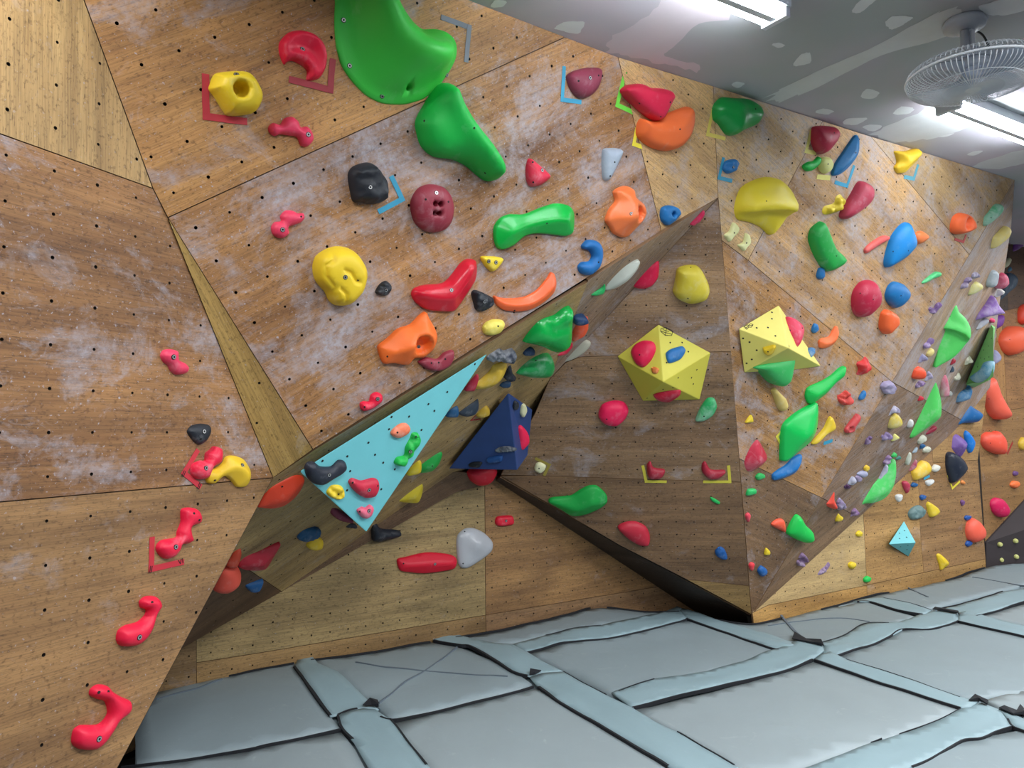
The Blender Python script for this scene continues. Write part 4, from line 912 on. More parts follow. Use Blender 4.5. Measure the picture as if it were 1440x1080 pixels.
L('purple cluster hold on the lowest part of the steep corner', 'f2', [(0,930),(50,840),(110,880),(125,930),(70,990),(20,980)], (128,100,134), 6)
L('long purple cluster hold on the tan back panel', 'f2', [(220,1070),(250,1020),(300,980),(330,940),(350,970),(320,1020),(270,1065)], (138,112,146), 5)
H('tiny green ball hold at the seam above the mat', (30,190,80), 'd3', [(540,15),(560,0),(580,10),(570,35),(545,35)], 1.0)
# ---- prow and underside
H('small blue hold low on the dark prow face', (26,84,150), 'j7', [(30,800),(65,770),(100,790),(120,850),(80,858),(40,835)], 0.8, rough=0.3)
H('hot pink oval hold left below the yellow five-sided volume', (236,30,86), 'c2', [(488,175),(510,125),(570,103),(630,110),(658,150),(640,200),(590,240),(530,235),(495,205)], 0.75, holes=[(533,198)], dust=0.25)
H('chalky green half-moon hold right below the yellow five-sided volume', (36,160,90), 'c2', [(1035,200),(1060,140),(1100,85),(1140,85),(1155,130),(1130,180),(1080,210),(1040,213)], 0.75, holes=[(1080,182)], dust=0.75)
H('small cream square hold inside a yellow tape corner', (224,222,180), 'c2', [(125,475),(135,450),(160,443),(190,460),(185,485),(160,503),(130,490)], 0.7, 'flat', holes=[(152,475)])
H('dark red bean hold inside a yellow tape corner, the left of two', (160,32,52), 'c2', [(762,510),(760,460),(780,440),(800,475),(860,485),(855,515),(830,535),(780,537)], 0.9, dust=0.3)
H('dark red bean hold inside a yellow tape corner, the right of two', (160,32,52), 'c2', [(1072,500),(1070,455),(1090,440),(1120,485),(1195,488),(1200,505),(1160,535),(1110,535)], 0.9, dust=0.3)
H('large green angular hold low on the prow face', (18,152,62), 'c2', [(205,665),(230,650),(330,640),(380,610),(430,585),(480,585),(530,630),(538,670),(500,705),(420,740),(340,750),(270,710),(215,680)], 0.8, 'ridge', dust=0.05, res=1.2)
H('matte crimson rounded hold low on the prow face', (190,40,60), 'c2', [(595,815),(640,785),(700,782),(755,810),(778,860),(770,910),(720,912),(660,880)], 0.7, dust=0.15)
H('tiny green sliver hold on the prow face', (30,170,80), 'c2', [(1115,640),(1130,640),(1170,665),(1160,678),(1125,660)], 0.9)
H('light grey rounded-triangle hold with a raised dome on the low back wall', (176,178,184), 'c1', [(1132,900),(1140,850),(1180,815),(1230,812),(1290,840),(1335,890),(1330,940),(1280,985),(1200,1035),(1160,1035),(1140,1000)], 0.35, 'dome', ridges=[([(1240,905)],0.7,42)], holes=[(1175,830),(1325,960),(1165,1010)], dust=0.1, res=1.5, gloss=0.3)
H('long red faceted hold low on the back wall', (206,20,48), 'c1', [(800,990),(850,975),(960,950),(1060,955),(1120,970),(1135,1000),(1120,1040),(1060,1055),(950,1068),(870,1062),(815,1050)], 0.9, 'ridge', bolts=[(1007,1013)], holes=[(830,1010)], dust=0.03)
H('small red block hold on the back wall above the light grey hold', (206,24,50), 'j5', [(500,880),(520,855),(610,848),(630,870),(625,915),(540,928),(505,915)], 0.8, 'flat', bolts=[(575,887)])
H('red bowl hold sticking out under the navy blue volume', (206,26,48), 'j5', [(310,540),(400,500),(510,510),(480,590),(430,630),(370,635),(325,600)], 0.9, dust=0.05, fac=PN)
H('large yellow pear-shaped hold on the upper prow face', (206,188,58), 'b2', [(915,540),(925,490),(935,440),(980,420),(1040,420),(1075,450),(1110,520),(1115,570),(1090,615),(1010,635),(940,610),(910,570)], 0.85, holes=[(990,598),(1005,425)], dust=0.35, res=1.2)
H('crimson red kidney hold on the crease of the underside', (216,24,72), 'b2', [(675,520),(700,460),(760,400),(810,382),(830,400),(825,480),(790,530),(740,548),(690,540)], 0.8, dust=0.05)
H('long white spindle hold left of the crimson kidney', (196,200,190), 'b2', [(525,550),(560,490),(620,430),(690,395),(725,395),(710,440),(660,500),(600,540),(545,558)], 0.8, 'ridge', dust=0.2)
H('small green sliver hold left of the white spindle', (40,178,96), 'b2', [(440,578),(480,555),(510,540),(525,520),(525,550),(510,575),(470,585)], 0.8)
H('narrow hot pink hold near the top of the underside', (214,44,90), 'b2', [(1000,180),(1030,150),(1075,105),(1085,120),(1060,160),(1020,190)], 0.9, rough=0.3, fac=PU2)
H('coral orange hold behind the big green hold at the lip', (236,88,50), 'j4', [(1070,200),(1100,150),(1165,130),(1172,210),(1140,270),(1080,305),(1062,310)], 0.7)
H('small navy hold on top of the coral orange hold', (30,62,104), 'j4', [(1070,150),(1100,130),(1160,140),(1170,175),(1120,195),(1075,190)], 1.0, lift=0.06)
H('thin crimson hold between the big green hold and the grey-white oval', (206,32,66), 'j4', [(935,405),(990,380),(1050,320),(1055,350),(1010,400),(960,415)], 0.8)
H('grey-white oval hold on the crease of the underside', (188,186,168), 'j4', [(955,455),(990,400),(1060,330),(1140,298),(1185,315),(1180,350),(1130,400),(1050,445),(985,462)], 0.5, dust=0.1)
H('big glossy green hold with a pointed corner, under the lip', (14,164,70), 'j4', [(700,310),(740,230),(800,160),(860,140),(940,135),(990,100),(1030,82),(1068,90),(1060,200),(1050,310),(1000,370),(930,395),(850,360),(780,340),(710,325)], 0.8, 'dome', ridges=[([(860,150),(900,230),(1040,180)],-0.18,40)], dust=0.05, gloss=0.25, res=1.4)
H('chalky green egg hold below the big glossy green hold', (22,146,72), 'j4', [(640,540),(680,480),(750,430),(850,410),(910,425),(930,490),(910,540),(860,575),(760,575),(690,560)], 0.8, holes=[(790,450)], dust=0.5, gloss=0.3)
H('small navy hold between the two green holds under the lip', (30,60,100), 'j4', [(697,395),(715,365),(750,350),(785,375),(775,410),(715,415)], 0.8)
H('crumpled black and grey chalked rock hold beside the turquoise tip', (60,66,80), 'j4', [(430,410),(480,380),(525,362),(570,390),(640,385),(655,420),(640,460),(580,470),(520,455),(440,450)], 0.9, rough=0.6, dust=0.9, res=1.4)
H('yellow banana-shaped hold right of the turquoise tip', (208,172,56), 'j4', [(360,660),(355,620),(400,590),(460,530),(480,480),(530,470),(585,475),(575,540),(540,600),(480,645),(420,662)], 0.9, 'ridge', dust=0.3)
H('black angular hold right of the yellow banana-shaped hold', (34,38,50), 'j4', [(585,480),(610,480),(625,540),(650,575),(625,600),(590,600),(560,570),(575,530)], 0.9, rough=0.3, dust=0.2)
H('small navy hold under the black angular hold', (30,66,100), 'j4', [(525,630),(545,600),(610,605),(600,640),(560,648)], 0.8)
H('small crimson hold against the right edge of the turquoise triangle', (180,36,60), 'j4', [(275,665),(320,590),(360,545),(380,560),(370,610),(345,665),(310,672)], 0.8)
H('small blue hold against the right edge of the turquoise triangle', (34,86,130), 'j4', [(140,855),(170,800),(225,780),(235,830),(210,860)], 0.8)
H('slate half-moon hold on the olive underside', (48,58,72), 'j4', [(230,820),(290,780),(350,745),(375,730),(380,790),(350,840),(290,857),(240,845)], 0.6)
H('small yellow hold with red tape left of the navy volume', (196,160,50), 'j4', [(360,840),(390,800),(430,775),(457,800),(455,840),(400,865),(370,860)], 0.8)
# on the turquoise triangle
H('orange rounded hold on the turquoise triangle', (236,124,88), 'j3', [(568,670),(590,635),(640,600),(685,598),(708,630),(690,670),(630,703),(590,695)], 0.7, holes=[(612,660)], dust=0.5)
H('bright green knobbly hold on the turquoise triangle', (28,178,72), 'j3', [(597,880),(620,845),(670,830),(680,770),(710,715),(730,670),(770,670),(795,720),(785,760),(760,790),(730,830),(690,870),(650,910),(610,900)], 0.9, lump=7, bolts=[(706,798)], holes=[(747,690)], res=1.5, dust=0.1)
H('large black boomerang hold at the left corner of the turquoise triangle', (34,38,50), 'c1', [(282,480),(300,450),(335,445),(370,470),(430,470),(470,435),(505,440),(512,475),(480,510),(430,540),(380,570),(330,565),(295,530)], 0.9, bolts=[(412,512)], dust=0.1)
H('small yellow flower-like hold below the black boomerang', YEL, 'c1', [(402,610),(430,575),(480,575),(505,610),(495,645),(460,655),(415,635)], 0.8, lump=6, holes=[(465,620)], res=1.3)
H('red double-lobed hold in the lower part of the turquoise triangle', (196,36,62), 'c1', [(528,555),(550,535),(600,550),(660,535),(692,545),(695,590),(670,635),(620,645),(580,625),(545,590)], 0.75, bolts=[(637,597)], holes=[(545,556),(685,573)], dust=0.3)
H('small pink heart-shaped hold at the bottom tip of the turquoise triangle', (226,92,120), 'c1', [(572,715),(600,695),(620,700),(645,683),(665,700),(650,740),(620,760),(595,750)], 0.9, bolts=[(637,715)], holes=[(585,718)], dust=0.5)
H('yellow hold peeking out at the right side of the turquoise triangle', YEL, 'c1', [(850,515),(870,470),(910,430),(932,440),(930,490),(900,510)], 0.8)
H('green leaf hold right of the turquoise triangle', (26,160,64), 'c1', [(915,500),(920,455),(960,425),(1030,390),(1052,395),(1035,450),(1000,490),(960,503)], 0.6, 'ridge', holes=[(992,462)])
H('yellow kite hold low on the underside', (214,190,48), 'c1', [(800,660),(850,610),(900,580),(940,568),(938,620),(915,670),(860,672)], 0.6, 'ridge')
H('dark crimson hold half hidden under the turquoise triangle', (120,32,60), 'c1', [(412,690),(430,680),(480,720),(545,765),(540,785),(470,770),(420,730)], 0.8)
H('black claw-shaped hold below the bottom tip of the turquoise triangle', (30,34,44), 'c1', [(650,790),(680,785),(710,820),(810,830),(810,860),(700,890),(660,885),(655,850)], 0.9, rough=0.2)
H('small black hold left of the bottom tip of the turquoise triangle', (30,34,44), 'c1', [(505,800),(530,782),(570,800),(560,815),(510,808)], 0.8)
H('wrinkled blue hold above the yellow ball on the underside', (26,76,116), 'c1', [(230,860),(260,820),(330,810),(370,830),(350,865),(300,885),(250,885)], 0.8, rough=0.4)
H('small yellow ball hold below the wrinkled blue hold', (220,184,40), 'c1', [(278,900),(310,875),(345,862),(380,885),(375,920),(340,938),(300,930)], 0.8, rough=0.2)
H('long orange-red pod hold at the corner of the left wall and the underside', (232,70,40), 'j1', [(735,485),(770,420),(830,345),(920,295),(1010,262),(1080,285),(1060,350),(1010,420),(930,480),(850,500),(760,495)], 0.7, 'ridge', dust=0.05, holes=[(910,332)])
H('orange-red fin hold standing behind the coral ball', (214,74,46), 'j2', [(590,200),(640,110),(690,70),(715,75),(720,120),(700,190),(670,230),(610,230)], 0.8)
H('coral ball hold half behind the edge of the left wall', (222,84,66), 'j2', [(480,410),(530,270),(600,220),(680,225),(720,280),(715,350),(660,410),(580,450),(510,445)], 0.8, dust=0.1, lift=0.04)
H('dark crimson wedge hold right of the coral ball', (176,34,52), 'j2', [(695,200),(740,130),(860,105),(960,65),(1050,35),(1045,70),(990,160),(930,250),(850,265),(760,260),(700,235)], 0.7, 'ridge')
H('blue wedge hold in the dark under the coral ball', (34,92,150), 'j2', [(740,375),(800,355),(900,338),(900,370),(870,425),(800,440)], 0.7, 'flat')
# on the navy volume
H('tiny black hold near the top of the navy volume', BLK, 'j4', [(625,780),(640,740),(670,760),(660,800),(635,805)], 0.8, rough=0.3)
H('cream leaf hold on the right face of the navy volume', (214,212,170), 'j4', [(680,830),(690,770),(715,765),(727,810),(700,860)], 0.7, 'flat')
H('hot pink drop hold on the right face of the navy volume', (232,30,78), 'j5', [(655,350),(660,230),(690,200),(735,250),(745,310),(720,350),(680,382)], 0.8, dust=0.05)
H('black and white chalked hold on the front of the navy volume', (60,66,80), 'j5', [(490,380),(530,355),(590,350),(645,365),(640,385),(530,395)], 0.9, rough=0.4, dust=0.8)
H('dark blue step hold on the front of the navy volume', (30,72,130), 'j5', [(430,440),(500,420),(545,420),(540,460),(450,470)], 0.9, 'flat')
H('flat black hold near the bottom edge of the navy volume', (18,22,30), 'j5', [(300,480),(340,462),(400,465),(380,500),(320,500)], 0.8)
# on the yellow volumes
H('crimson oval hold on the yellow five-sided volume', (220,28,74), 'b2', [(665,900),(690,855),(740,832),(790,840),(805,880),(780,940),(735,982),(690,960)], 0.75, holes=[(717,916)], dust=0.15)
H('blue pocketed hold on the yellow five-sided volume', (30,104,166), 'b2', [(870,905),(900,880),(960,865),(978,895),(950,940),(890,962),(875,940)], 0.7, rough=0.3, dust=0.2)
H('tiny orange hold at the centre of the yellow five-sided volume', (214,120,56), 'b2', [(782,990),(800,982),(825,995),(815,1020),(790,1018)], 0.8)
H('dark red hold on the bottom edge of the yellow five-sided volume', (186,26,54), 'c2', [(795,70),(830,50),(900,35),(945,35),(950,60),(920,85),(880,103),(820,95)], 0.7, dust=0.3)
H('small yellow notched hold on the bright yellow volume', (224,190,40), 'i2', [(378,505),(420,490),(490,475),(512,495),(480,560),(430,578),(390,550)], 0.8, 'flat', holes=[(432,537)])
H('pink pointed oval hold on the right face of the bright yellow volume', (214,52,84), 'i2', [(615,200),(640,175),(720,210),(780,270),(798,340),(780,420),(745,485),(710,475),(685,410),(640,340)], 0.75, holes=[(658,320),(780,298)], dust=0.4, lift=0.02)
H('small blue and white hold near the right corner of the bright yellow volume', (26,104,160), 'i2', [(825,525),(860,490),(905,505),(905,560),(865,600),(835,560)], 0.8, rough=0.3, dust=0.7)
H('green bell-shaped hold hanging from the bottom edge of the bright yellow volume', (56,176,92), 'i2', [(315,710),(370,660),(550,600),(700,575),(690,720),(660,840),(600,895),(530,880),(450,800),(400,745)], 0.7, holes=[(610,885)], dust=0.15, lift=0.06)
# outer edge, upper right
H('green hold cut by the right picture edge below the ceiling', (24,140,84), 'b3', [(1365,190),(1380,100),(1400,75),(1440,80),(1500,130),(1480,180)], 0.7)
H('pink chalky hold below the green hold at the right picture edge', (206,60,104), 'b3', [(1350,280),(1375,210),(1410,195),(1400,240),(1370,290)], 0.8, dust=0.6)
H('purple hold at the right picture edge below the pink chalky hold', (112,60,140), 'b3', [(1375,330),(1390,280),(1430,265),(1440,300),(1400,330)], 0.7)
H('pale yellow long hold near the top right corner of the wall', (224,204,120), 'b3', [(1255,310),(1255,255),(1300,225),(1350,195),(1368,215),(1350,260),(1290,310),(1265,320)], 0.9, dust=0.5)
H('cream oval hold on the outer edge of the right wall', (206,204,170), 'h1', [(1210,350),(1240,290),(1280,258),(1300,290),(1270,350),(1230,375)], 0.8)
H('small teal hold under the cream oval at the outer edge', (60,104,130), 'h1', [(1255,400),(1290,360),(1305,400),(1270,420)], 0.8)
H('large dark slate hold overhanging the outer edge', (58,74,92), 'h1', [(1165,740),(1200,640),(1260,440),(1330,440),(1375,500),(1350,590),(1270,660),(1190,735)], 0.7, dust=0.3)
H('rose pink ball hold in front of the large dark slate hold', (190,70,100), 'h1', [(1130,590),(1150,480),(1210,430),(1260,470),(1265,550),(1210,610),(1150,610)], 0.9, dust=0.6, lift=0.05)
H('white two-finger hold under the rose pink ball', (206,204,200), 'h1', [(1120,640),(1160,610),(1215,625),(1200,680),(1150,710),(1120,690)], 0.9, lump=2, lift=0.03)
H('pale grey-blue block hold left of the rose pink ball', (160,172,182), 'h1', [(1015,500),(1060,410),(1120,400),(1155,440),(1130,560),(1080,600),(1020,570)], 0.7, 'flat', dust=0.9)
L('lavender cluster hold above the half-white cream hold, the upper of two', 'h1', [(830,460),(870,425),(930,430),(935,480),(880,500)], (150,140,166), 4, dust=0.7)
L('purple and white cluster hold left of the half-white cream hold', 'h1', [(715,610),(740,540),(800,490),(870,490),(840,550),(780,600),(730,620)], (130,108,146), 4, dust=0.7)
H('cream and yellow hold beside the purple and white cluster', (220,210,130), 'h1', [(805,660),(840,570),(910,530),(970,560),(970,610),(900,660),(830,685)], 0.8, dust=0.7)
# ------------------------------------------------------------------ tape corners
_tm = {}
def tape(label, c, tile, pts, wpx=7.5, text=None):
    if c not in _tm: _tm[c] = plain('cloth_tape', c, 0.55, 0, 0.1, 20)
    P = T(tile, pts); pl = facet_at(P[len(P)//2]); n = pl[1]
    root = None
    for i in range(len(P)-1):
        a, b = on(P[i], pl, 0.0012+0.0006*i), on(P[i+1], pl, 0.0012+0.0006*i)
        d = (b-a).normalized(); wd = wpx/F*(a-ORG).length/2
        s = n.cross(d)*wd
        if i > 0: a = a - d*wd
        if i < len(P)-2: b = b + d*wd
        V = []
        K = 5
        for k in range(K+1):
            m = a.lerp(b, k/K); j = random.uniform(-0.06, 0.06)
            V += [m - s*(1+j), m + s*(1-j), m + s*(1-j) + n*0.0012, m - s*(1+j) + n*0.0012]
        Fc = [(0, 1, 2, 3), (4*K+3, 4*K+2, 4*K+1, 4*K)]
        for k in range(K):
            for e in range(4): Fc.append((4*k+e, 4*(k+1)+e, 4*(k+1)+(e+1) % 4, 4*k+(e+1) % 4))
        if root is None:
            root = empty('tape_mark', a, label=label, cat='tape', group='coloured tape marks at the start and top holds')
            root['_o'] = list(a)
        link_mesh('tape_strip', V, Fc, _tm[c], root)
    for (tx, q, ang, size) in (text or []):
        p = T(tile, [q])[0]
        cu = bpy.data.curves.new('lettering', 'FONT'); cu.body = tx; cu.size = size; cu.align_x = 'CENTER'; cu.align_y = 'CENTER'; cu.extrude = 0.0003
        cu.materials.append(M_boltdark); cu.resolution_u = 2
        tmp = bpy.data.objects.new('tmp_text', cu); COL.objects.link(tmp)
        bpy.context.view_layer.update()
        tme = bpy.data.meshes.new_from_object(tmp.evaluated_get(bpy.context.evaluated_depsgraph_get()))
        bpy.data.objects.remove(tmp); tme.name = 'lettering'
        to = bpy.data.objects.new('lettering', tme); COL.objects.link(to)
        ha, hb = plane_axes(pl)
        R = Matrix((ha, hb, ha.cross(hb))).transposed()
        if ha.cross(hb).dot(n) < 0: R = Matrix((ha, -hb, ha.cross(-hb))).transposed()
        to.parent = root
        to.location = on(p, pl, 0.0042) - Vector(root.location)
        to.rotation_euler = (R @ Matrix.Rotation(math.radians(ang), 3, 'Z')).to_euler()
RT_ = (176, 30, 44); BT_ = (52, 150, 184); YT_ = (206, 194, 64)
tape('red tape corner around the yellow doughnut hold', RT_, 'a0', [(1155,415),(1160,655),(1390,685)], 8.5)
tape('dusty red tape corner under the red horseshoe hold', (160,44,56), 'a1', [(432,330),(418,505),(185,445)], 8)
tape('grey tape corner right of the huge green macro', (104,110,118), 'a1', [(1040,95),(1200,155),(1182,350)], 6.5)
tape('blue tape corner right of the craggy black hold', BT_, 'b1', [(760,-90),(822,40),(688,112)], 7)
tape('blue tape corner beside the dusty maroon hold', BT_, 'a2', [(293,372),(283,560),(390,575)], 5.5)
tape('bright green tape corner left of the crimson wedge', (116,222,72), 'a2', [(640,390),(592,590),(700,640)], 5.8)
tape('yellow tape corner at the left of the orange bowl hold', (230,212,60), 'a2', [(715,650),(685,810),(770,840)], 5.5)
tape('pale yellow tape corner left of the large green faceted hold', (222,204,96), 'a2', [(1130,615),(1100,755),(1200,780)], 4.8)
tape('blue tape corner beside the small wrinkled blue hold', BT_, 'a2', [(1190,885),(1165,1000),(1238,1018)], 4.8)
tape('faint yellow tape corner beside the dark red egg hold', (214,204,110), 'a3', [(245,730),(215,850),(270,862)], 5)
tape('short faint yellow tape strip under the small pale cream hold', (214,204,110), 'a3', [(275,995),(350,1000)], 6)
tape('blue tape corner under the long blue blade hold', BT_, 'a3', [(485,930),(445,1045),(375,1025)], 4.5)
tape('pale blue tape corner under the yellow fluted hold', (90,160,180), 'a3', [(845,925),(820,1005),(765,995)], 4.5)
tape('red lettered tape corner beside the red hold with the pale pink knob', (190,44,56), 'c0', [(1115,370),(1035,500),(1130,580)], 7, [('JJ', (1035,503), -25, 0.03), ('JJ', (1122,570), -25, 0.03)])
tape('red lettered tape corner below the red S-shaped hold', (186,38,52), 'c0', [(855,860),(850,1040),(1035,1000)], 7.5, [('JJ', (850,1040), -8, 0.03), ('VI', (1018,1000), 10, 0.03)])
tape('yellow tape corner around the left dark red bean hold', YT_, 'c2', [(735,458),(755,548),(870,550)], 4)
tape('yellow tape corner around the right dark red bean hold', YT_, 'c2', [(1218,458),(1225,550),(1075,550)], 4)
tape('dull yellow tape corner around the small cream square hold', (150,134,52), 'c2', [(130,418),(210,455),(180,515)], 4)
tape('yellow tape angle left of the large green leaf', (220,206,72), 'c3', [(140,195),(50,295),(80,355)], 3.5)
tape('yellow tape angle under the dark slate teardrop hold', (226,206,60), 'e2', [(665,920),(715,1055),(790,985)], 2.6)
tape('red tape strip right of the coral heart-like hold', (160,36,36), 'e2', [(1325,590),(1270,710)], 2.4)
tape('thin red tape corner left of the navy volume', (170,36,40), 'j4', [(410,790),(320,880),(390,870)], 2.2)
tape('small blue tape strip under the yellow banana hold', BT_, 'f1', [(275,602),(365,572)], 5)
tape('small blue tape strip under the yellow rounded hold with a chalky top', BT_, 'e2', [(425,962),(485,930)], 3)
tape('red tape corner under the orange cup hold at right', (190,60,60), 'b3', [(1115,240),(1100,280),(1050,265)], 3)

# ------------------------------------------------------------------ dark triangular training board, lower right
bp = [(1385, 762), (1440, 703), (1640, 500), (1640, 900), (1388, 800)]
PT = (E_ - MD*0.0 + UD*0, -MD)
tb = [((1387, 763), PBX, 0.02), ((1480, 662), PBX, 0.02), ((1480, 732), PBX, 0.30), ((1387, 802), PBX, 0.04), ((1480, 800), PBX, 0.30)]
M_board = plain('black_stained_board', (48, 40, 42), 0.7, 0, 0.2, 5)
wv = [on(*v) for v in tb]
Vb = wv + [v + MD*(0.055+PBX[1].dot(v-PBX[0])-0.03) for v in wv]
ob = link_mesh('training_board', Vb, [(0, 1, 2), (0, 2, 4, 3), (5, 7, 6), (5, 8, 9, 7), (0, 3, 8, 5), (3, 4, 9, 8), (4, 2, 7, 9), (2, 1, 6, 7), (1, 0, 5, 6)], M_board)
tag(ob, 'black triangular board with small yellow knobs at the lower right picture edge', 'board')
pfront = plane3(wv[0], wv[2], wv[4])
for q, nm in zip(((1200,690),(1358,655),(1212,848),(1365,815)), ('upper left', 'upper right', 'lower left', 'lower right')):
    x, y = q
    H('small pale yellow knob on the black board, the %s of four' % nm, (190,190,120), 'e3', [(x-18,y-14),(x+4,y-26),(x+20,y-8),(x+16,y+16),(x-4,y+24),(x-20,y+8)], 1.2, 'flat', fac=pfront, group='pale yellow knobs on the black board')

# ------------------------------------------------------------------ ceiling
M_ceil = None
m, nt, b = nodes('gypsum_ceiling')
tc = N(nt, 'ShaderNodeTexCoord'); v1 = nz(nt, tc.outputs['Object'], 0.7, 3, 0.5, 0.4); v2 = nz(nt, tc.outputs['Object'], 60, 3, 0.6)
col = ramp(nt, v1, [(0.38, lin((172, 180, 181))), (0.52, lin((186, 182, 192))), (0.66, lin((200, 188, 198)))])
nt.links.new(col, b.inputs['Base Color']); b.inputs['Roughness'].default_value = 0.9
M_ceil = m
R2 = Matrix.Identity(3)
def slab(name, corners, z0, z1, mat):
    V = [Vector((x, y, z0)) for x, y in corners] + [Vector((x, y, z1)) for x, y in corners]; k = len(corners)
    Fc = [tuple(range(k)), tuple(range(2*k-1, k-1, -1))] + [(i, (i+1) % k, k+(i+1) % k, k+i) for i in range(k)]
    return link_mesh(name, V, Fc, mat)
cor = [UD*s + MD*t for s, t in ((-6, -6), (13, -6), (13, 5.2), (-6, 5.2))]
ceil = slab('ceiling', [(c.x, c.y) for c in cor], ZC, ZC+0.1, M_ceil); ceil['kind'] = 'structure'
M_mud = [plain('joint_compound', (222, 226, 228), 0.85, 0, 0.08, 8), plain('joint_compound', (212, 216, 218), 0.85, 0, 0.1, 8), plain('joint_compound', (210, 200, 208), 0.85, 0, 0.1, 3)]
def patch(tile, pts, mi=0, z=0.0015, nm='joint_compound_patch'):
    P = smooth_closed(T(tile, pts), 5); rs = random.Random(len(pts)*7+int(P[0][0]))
    c = sum((np.array(p) for p in P))/len(P)
    top = []
    for p in P:
        q = c + (np.array(p)-c)*rs.uniform(0.93, 1.07); top.append(at_z(tuple(q), ZC-z))
    V2 = [Vector((v.x, v.y)) for v in top]
    ov, _, of, _, _, _ = delaunay_2d_cdt(V2, [(i, (i+1) % len(V2)) for i in range(len(V2))], [], 1, 1e-6)
    link_mesh(nm, [Vector((v.x, v.y, ZC-z)) for v in ov], [tuple(f) for f in of], M_mud[mi], ceil)
patch('a2', [(530,270),(600,180),(800,60),(900,-60),(1090,-80),(1240,100),(1060,130),(900,270),(860,320),(1050,360),(1030,400),(860,360),(700,330),(560,300)], 2, 0.001)
patch('a3', [(0,540),(0,545),(60,572),(300,480),(640,310),(900,240),(1060,180),(1140,110),(1060,50),(980,60),(820,140),(560,280),(280,400)], 1, 0.001)
patch('a3', [(580,755),(760,800),(1000,760),(1200,690),(1440,640),(1800,560),(1800,420),(1440,545),(1180,560),(1000,560),(830,640)], 1, 0.001)
patch('a3', [(1150,930),(1290,950),(1440,920),(1800,860),(1800,760),(1440,840)], 1, 0.001)
for q in ([(470,65),(500,20),(540,-10),(610,-5),(570,30),(520,70)], [(660,130),(700,90),(810,95),(790,120),(740,150),(690,165)], [(140,365),(180,310),(235,295),(240,350),(180,370)], [(525,530),(560,500),(625,520),(590,555),(530,550)],
          [(705,635),(750,600),(820,610),(790,640),(720,645)], [(265,630),(310,610),(370,625),(330,645)], [(425,680),(460,665),(560,665),(500,700),(430,700)], [(530,715),(580,700),(640,710),(590,740)], [(20,250),(60,240),(95,255),(60,270)],
          [(1180,40),(1300,0),(1440,-40),(1500,30),(1360,80),(1250,85)], [(960,770),(1010,755),(1050,750),(1000,770)], [(1120,870),(1160,850),(1210,850),(1160,875)]):
    patch('a3', q, 0)
for q in ([(240,160),(290,125),(410,125),(370,190),(290,175)], [(1235,480),(1260,460),(1310,470),(1270,495)], [(-120,40),(-90,0),(-30,10),(-60,40)]): patch('a2', q, 0)
# side and rear walls of the room, out of the picture
M_rw = plain('painted_wall', (196, 200, 204), 0.8)
for nm, s0, t0, s1, t1 in (('wall_rear', -6, -5.9, 13, -5.8), ('wall_end', 12.9, -6, 13, 5.2), ('wall_near_end', -6, -6, -5.9, 5.2), ('wall_behind_panels', -6, 5.1, 13, 5.2)):
    cc = [UD*s + MD*t for s, t in ((s0, t0), (s1, t0), (s1, t1), (s0, t1))]
    o = slab(nm, [(c.x, c.y) for c in cc], -0.4, ZC, M_rw); o['kind'] = 'structure'

# ------------------------------------------------------------------ twin-tube ceiling lights
M_tube = emit('tube_glow', (0.90, 0.96, 1.0), TUBE_STRENGTH); M_fix = plain('fixture_white', (214, 222, 230), 0.4)
def box_dir(c, ax, ay, az, sx, sy, sz):
    V = [c + ax*(i*sx/2) + ay*(j*sy/2) + az*(k*sz/2) for i in (-1, 1) for j in (-1, 1) for k in (-1, 1)]
    return V, [(0, 1, 3, 2), (4, 6, 7, 5), (0, 4, 5, 1), (2, 3, 7, 6), (0, 2, 6, 4), (1, 5, 7, 3)]
def tubeV(p0, p1, r, K=12):
    d = (p1-p0).normalized(); a = d.orthogonal().normalized(); b = d.cross(a)
    V = [p + a*math.cos(2*math.pi*k/K)*r + b*math.sin(2*math.pi*k/K)*r for p in (p0, p1) for k in range(K)]
    Fc = [(k, (k+1) % K, K+(k+1) % K, K+k) for k in range(K)] + [tuple(range(K-1, -1, -1)), tuple(range(K, 2*K))]
    return V, Fc
def ceiling_light(end_px, sign, label):
    p = at_z(end_px, ZC-0.085); d = UD*sign; c = p + d*0.62; Z = Vector((0, 0, 1))
    c.z = ZC-0.03
    r = empty('ceiling_light', Vector((c.x, c.y, ZC)), label=label, cat='ceiling light', group='twin-tube ceiling lights')
    r['_o'] = list(r.location)
    V, Fc = box_dir(c, UD, MD, Z, 1.24, 0.15, 0.055); link_mesh('housing', V, Fc, M_fix, r)
    V, Fc = box_dir(c - Z*0.045, UD, MD, Z, 1.20, 0.035, 0.045); link_mesh('reflector_ridge', V, Fc, M_fix, r)
    for s in (-1, 1):
        q = c - Z*0.055 + MD*s*0.048
        V, Fc = tubeV(q - UD*0.585, q + UD*0.585, 0.014); o = link_mesh('fluorescent_tube', V, Fc, M_tube, r, smooth=True)
    for s in (-1, 1):
        V, Fc = box_dir(c - Z*0.04 + UD*s*0.603, UD, MD, Z, 0.03, 0.14, 0.07); link_mesh('end_cap', V, Fc, M_fix, r)
ceiling_light((1094, 28), -1, 'twin-tube ceiling light cut by the top picture edge')
ceiling_light((1332, 152), 1, 'twin-tube ceiling light below the fan at the right picture edge')

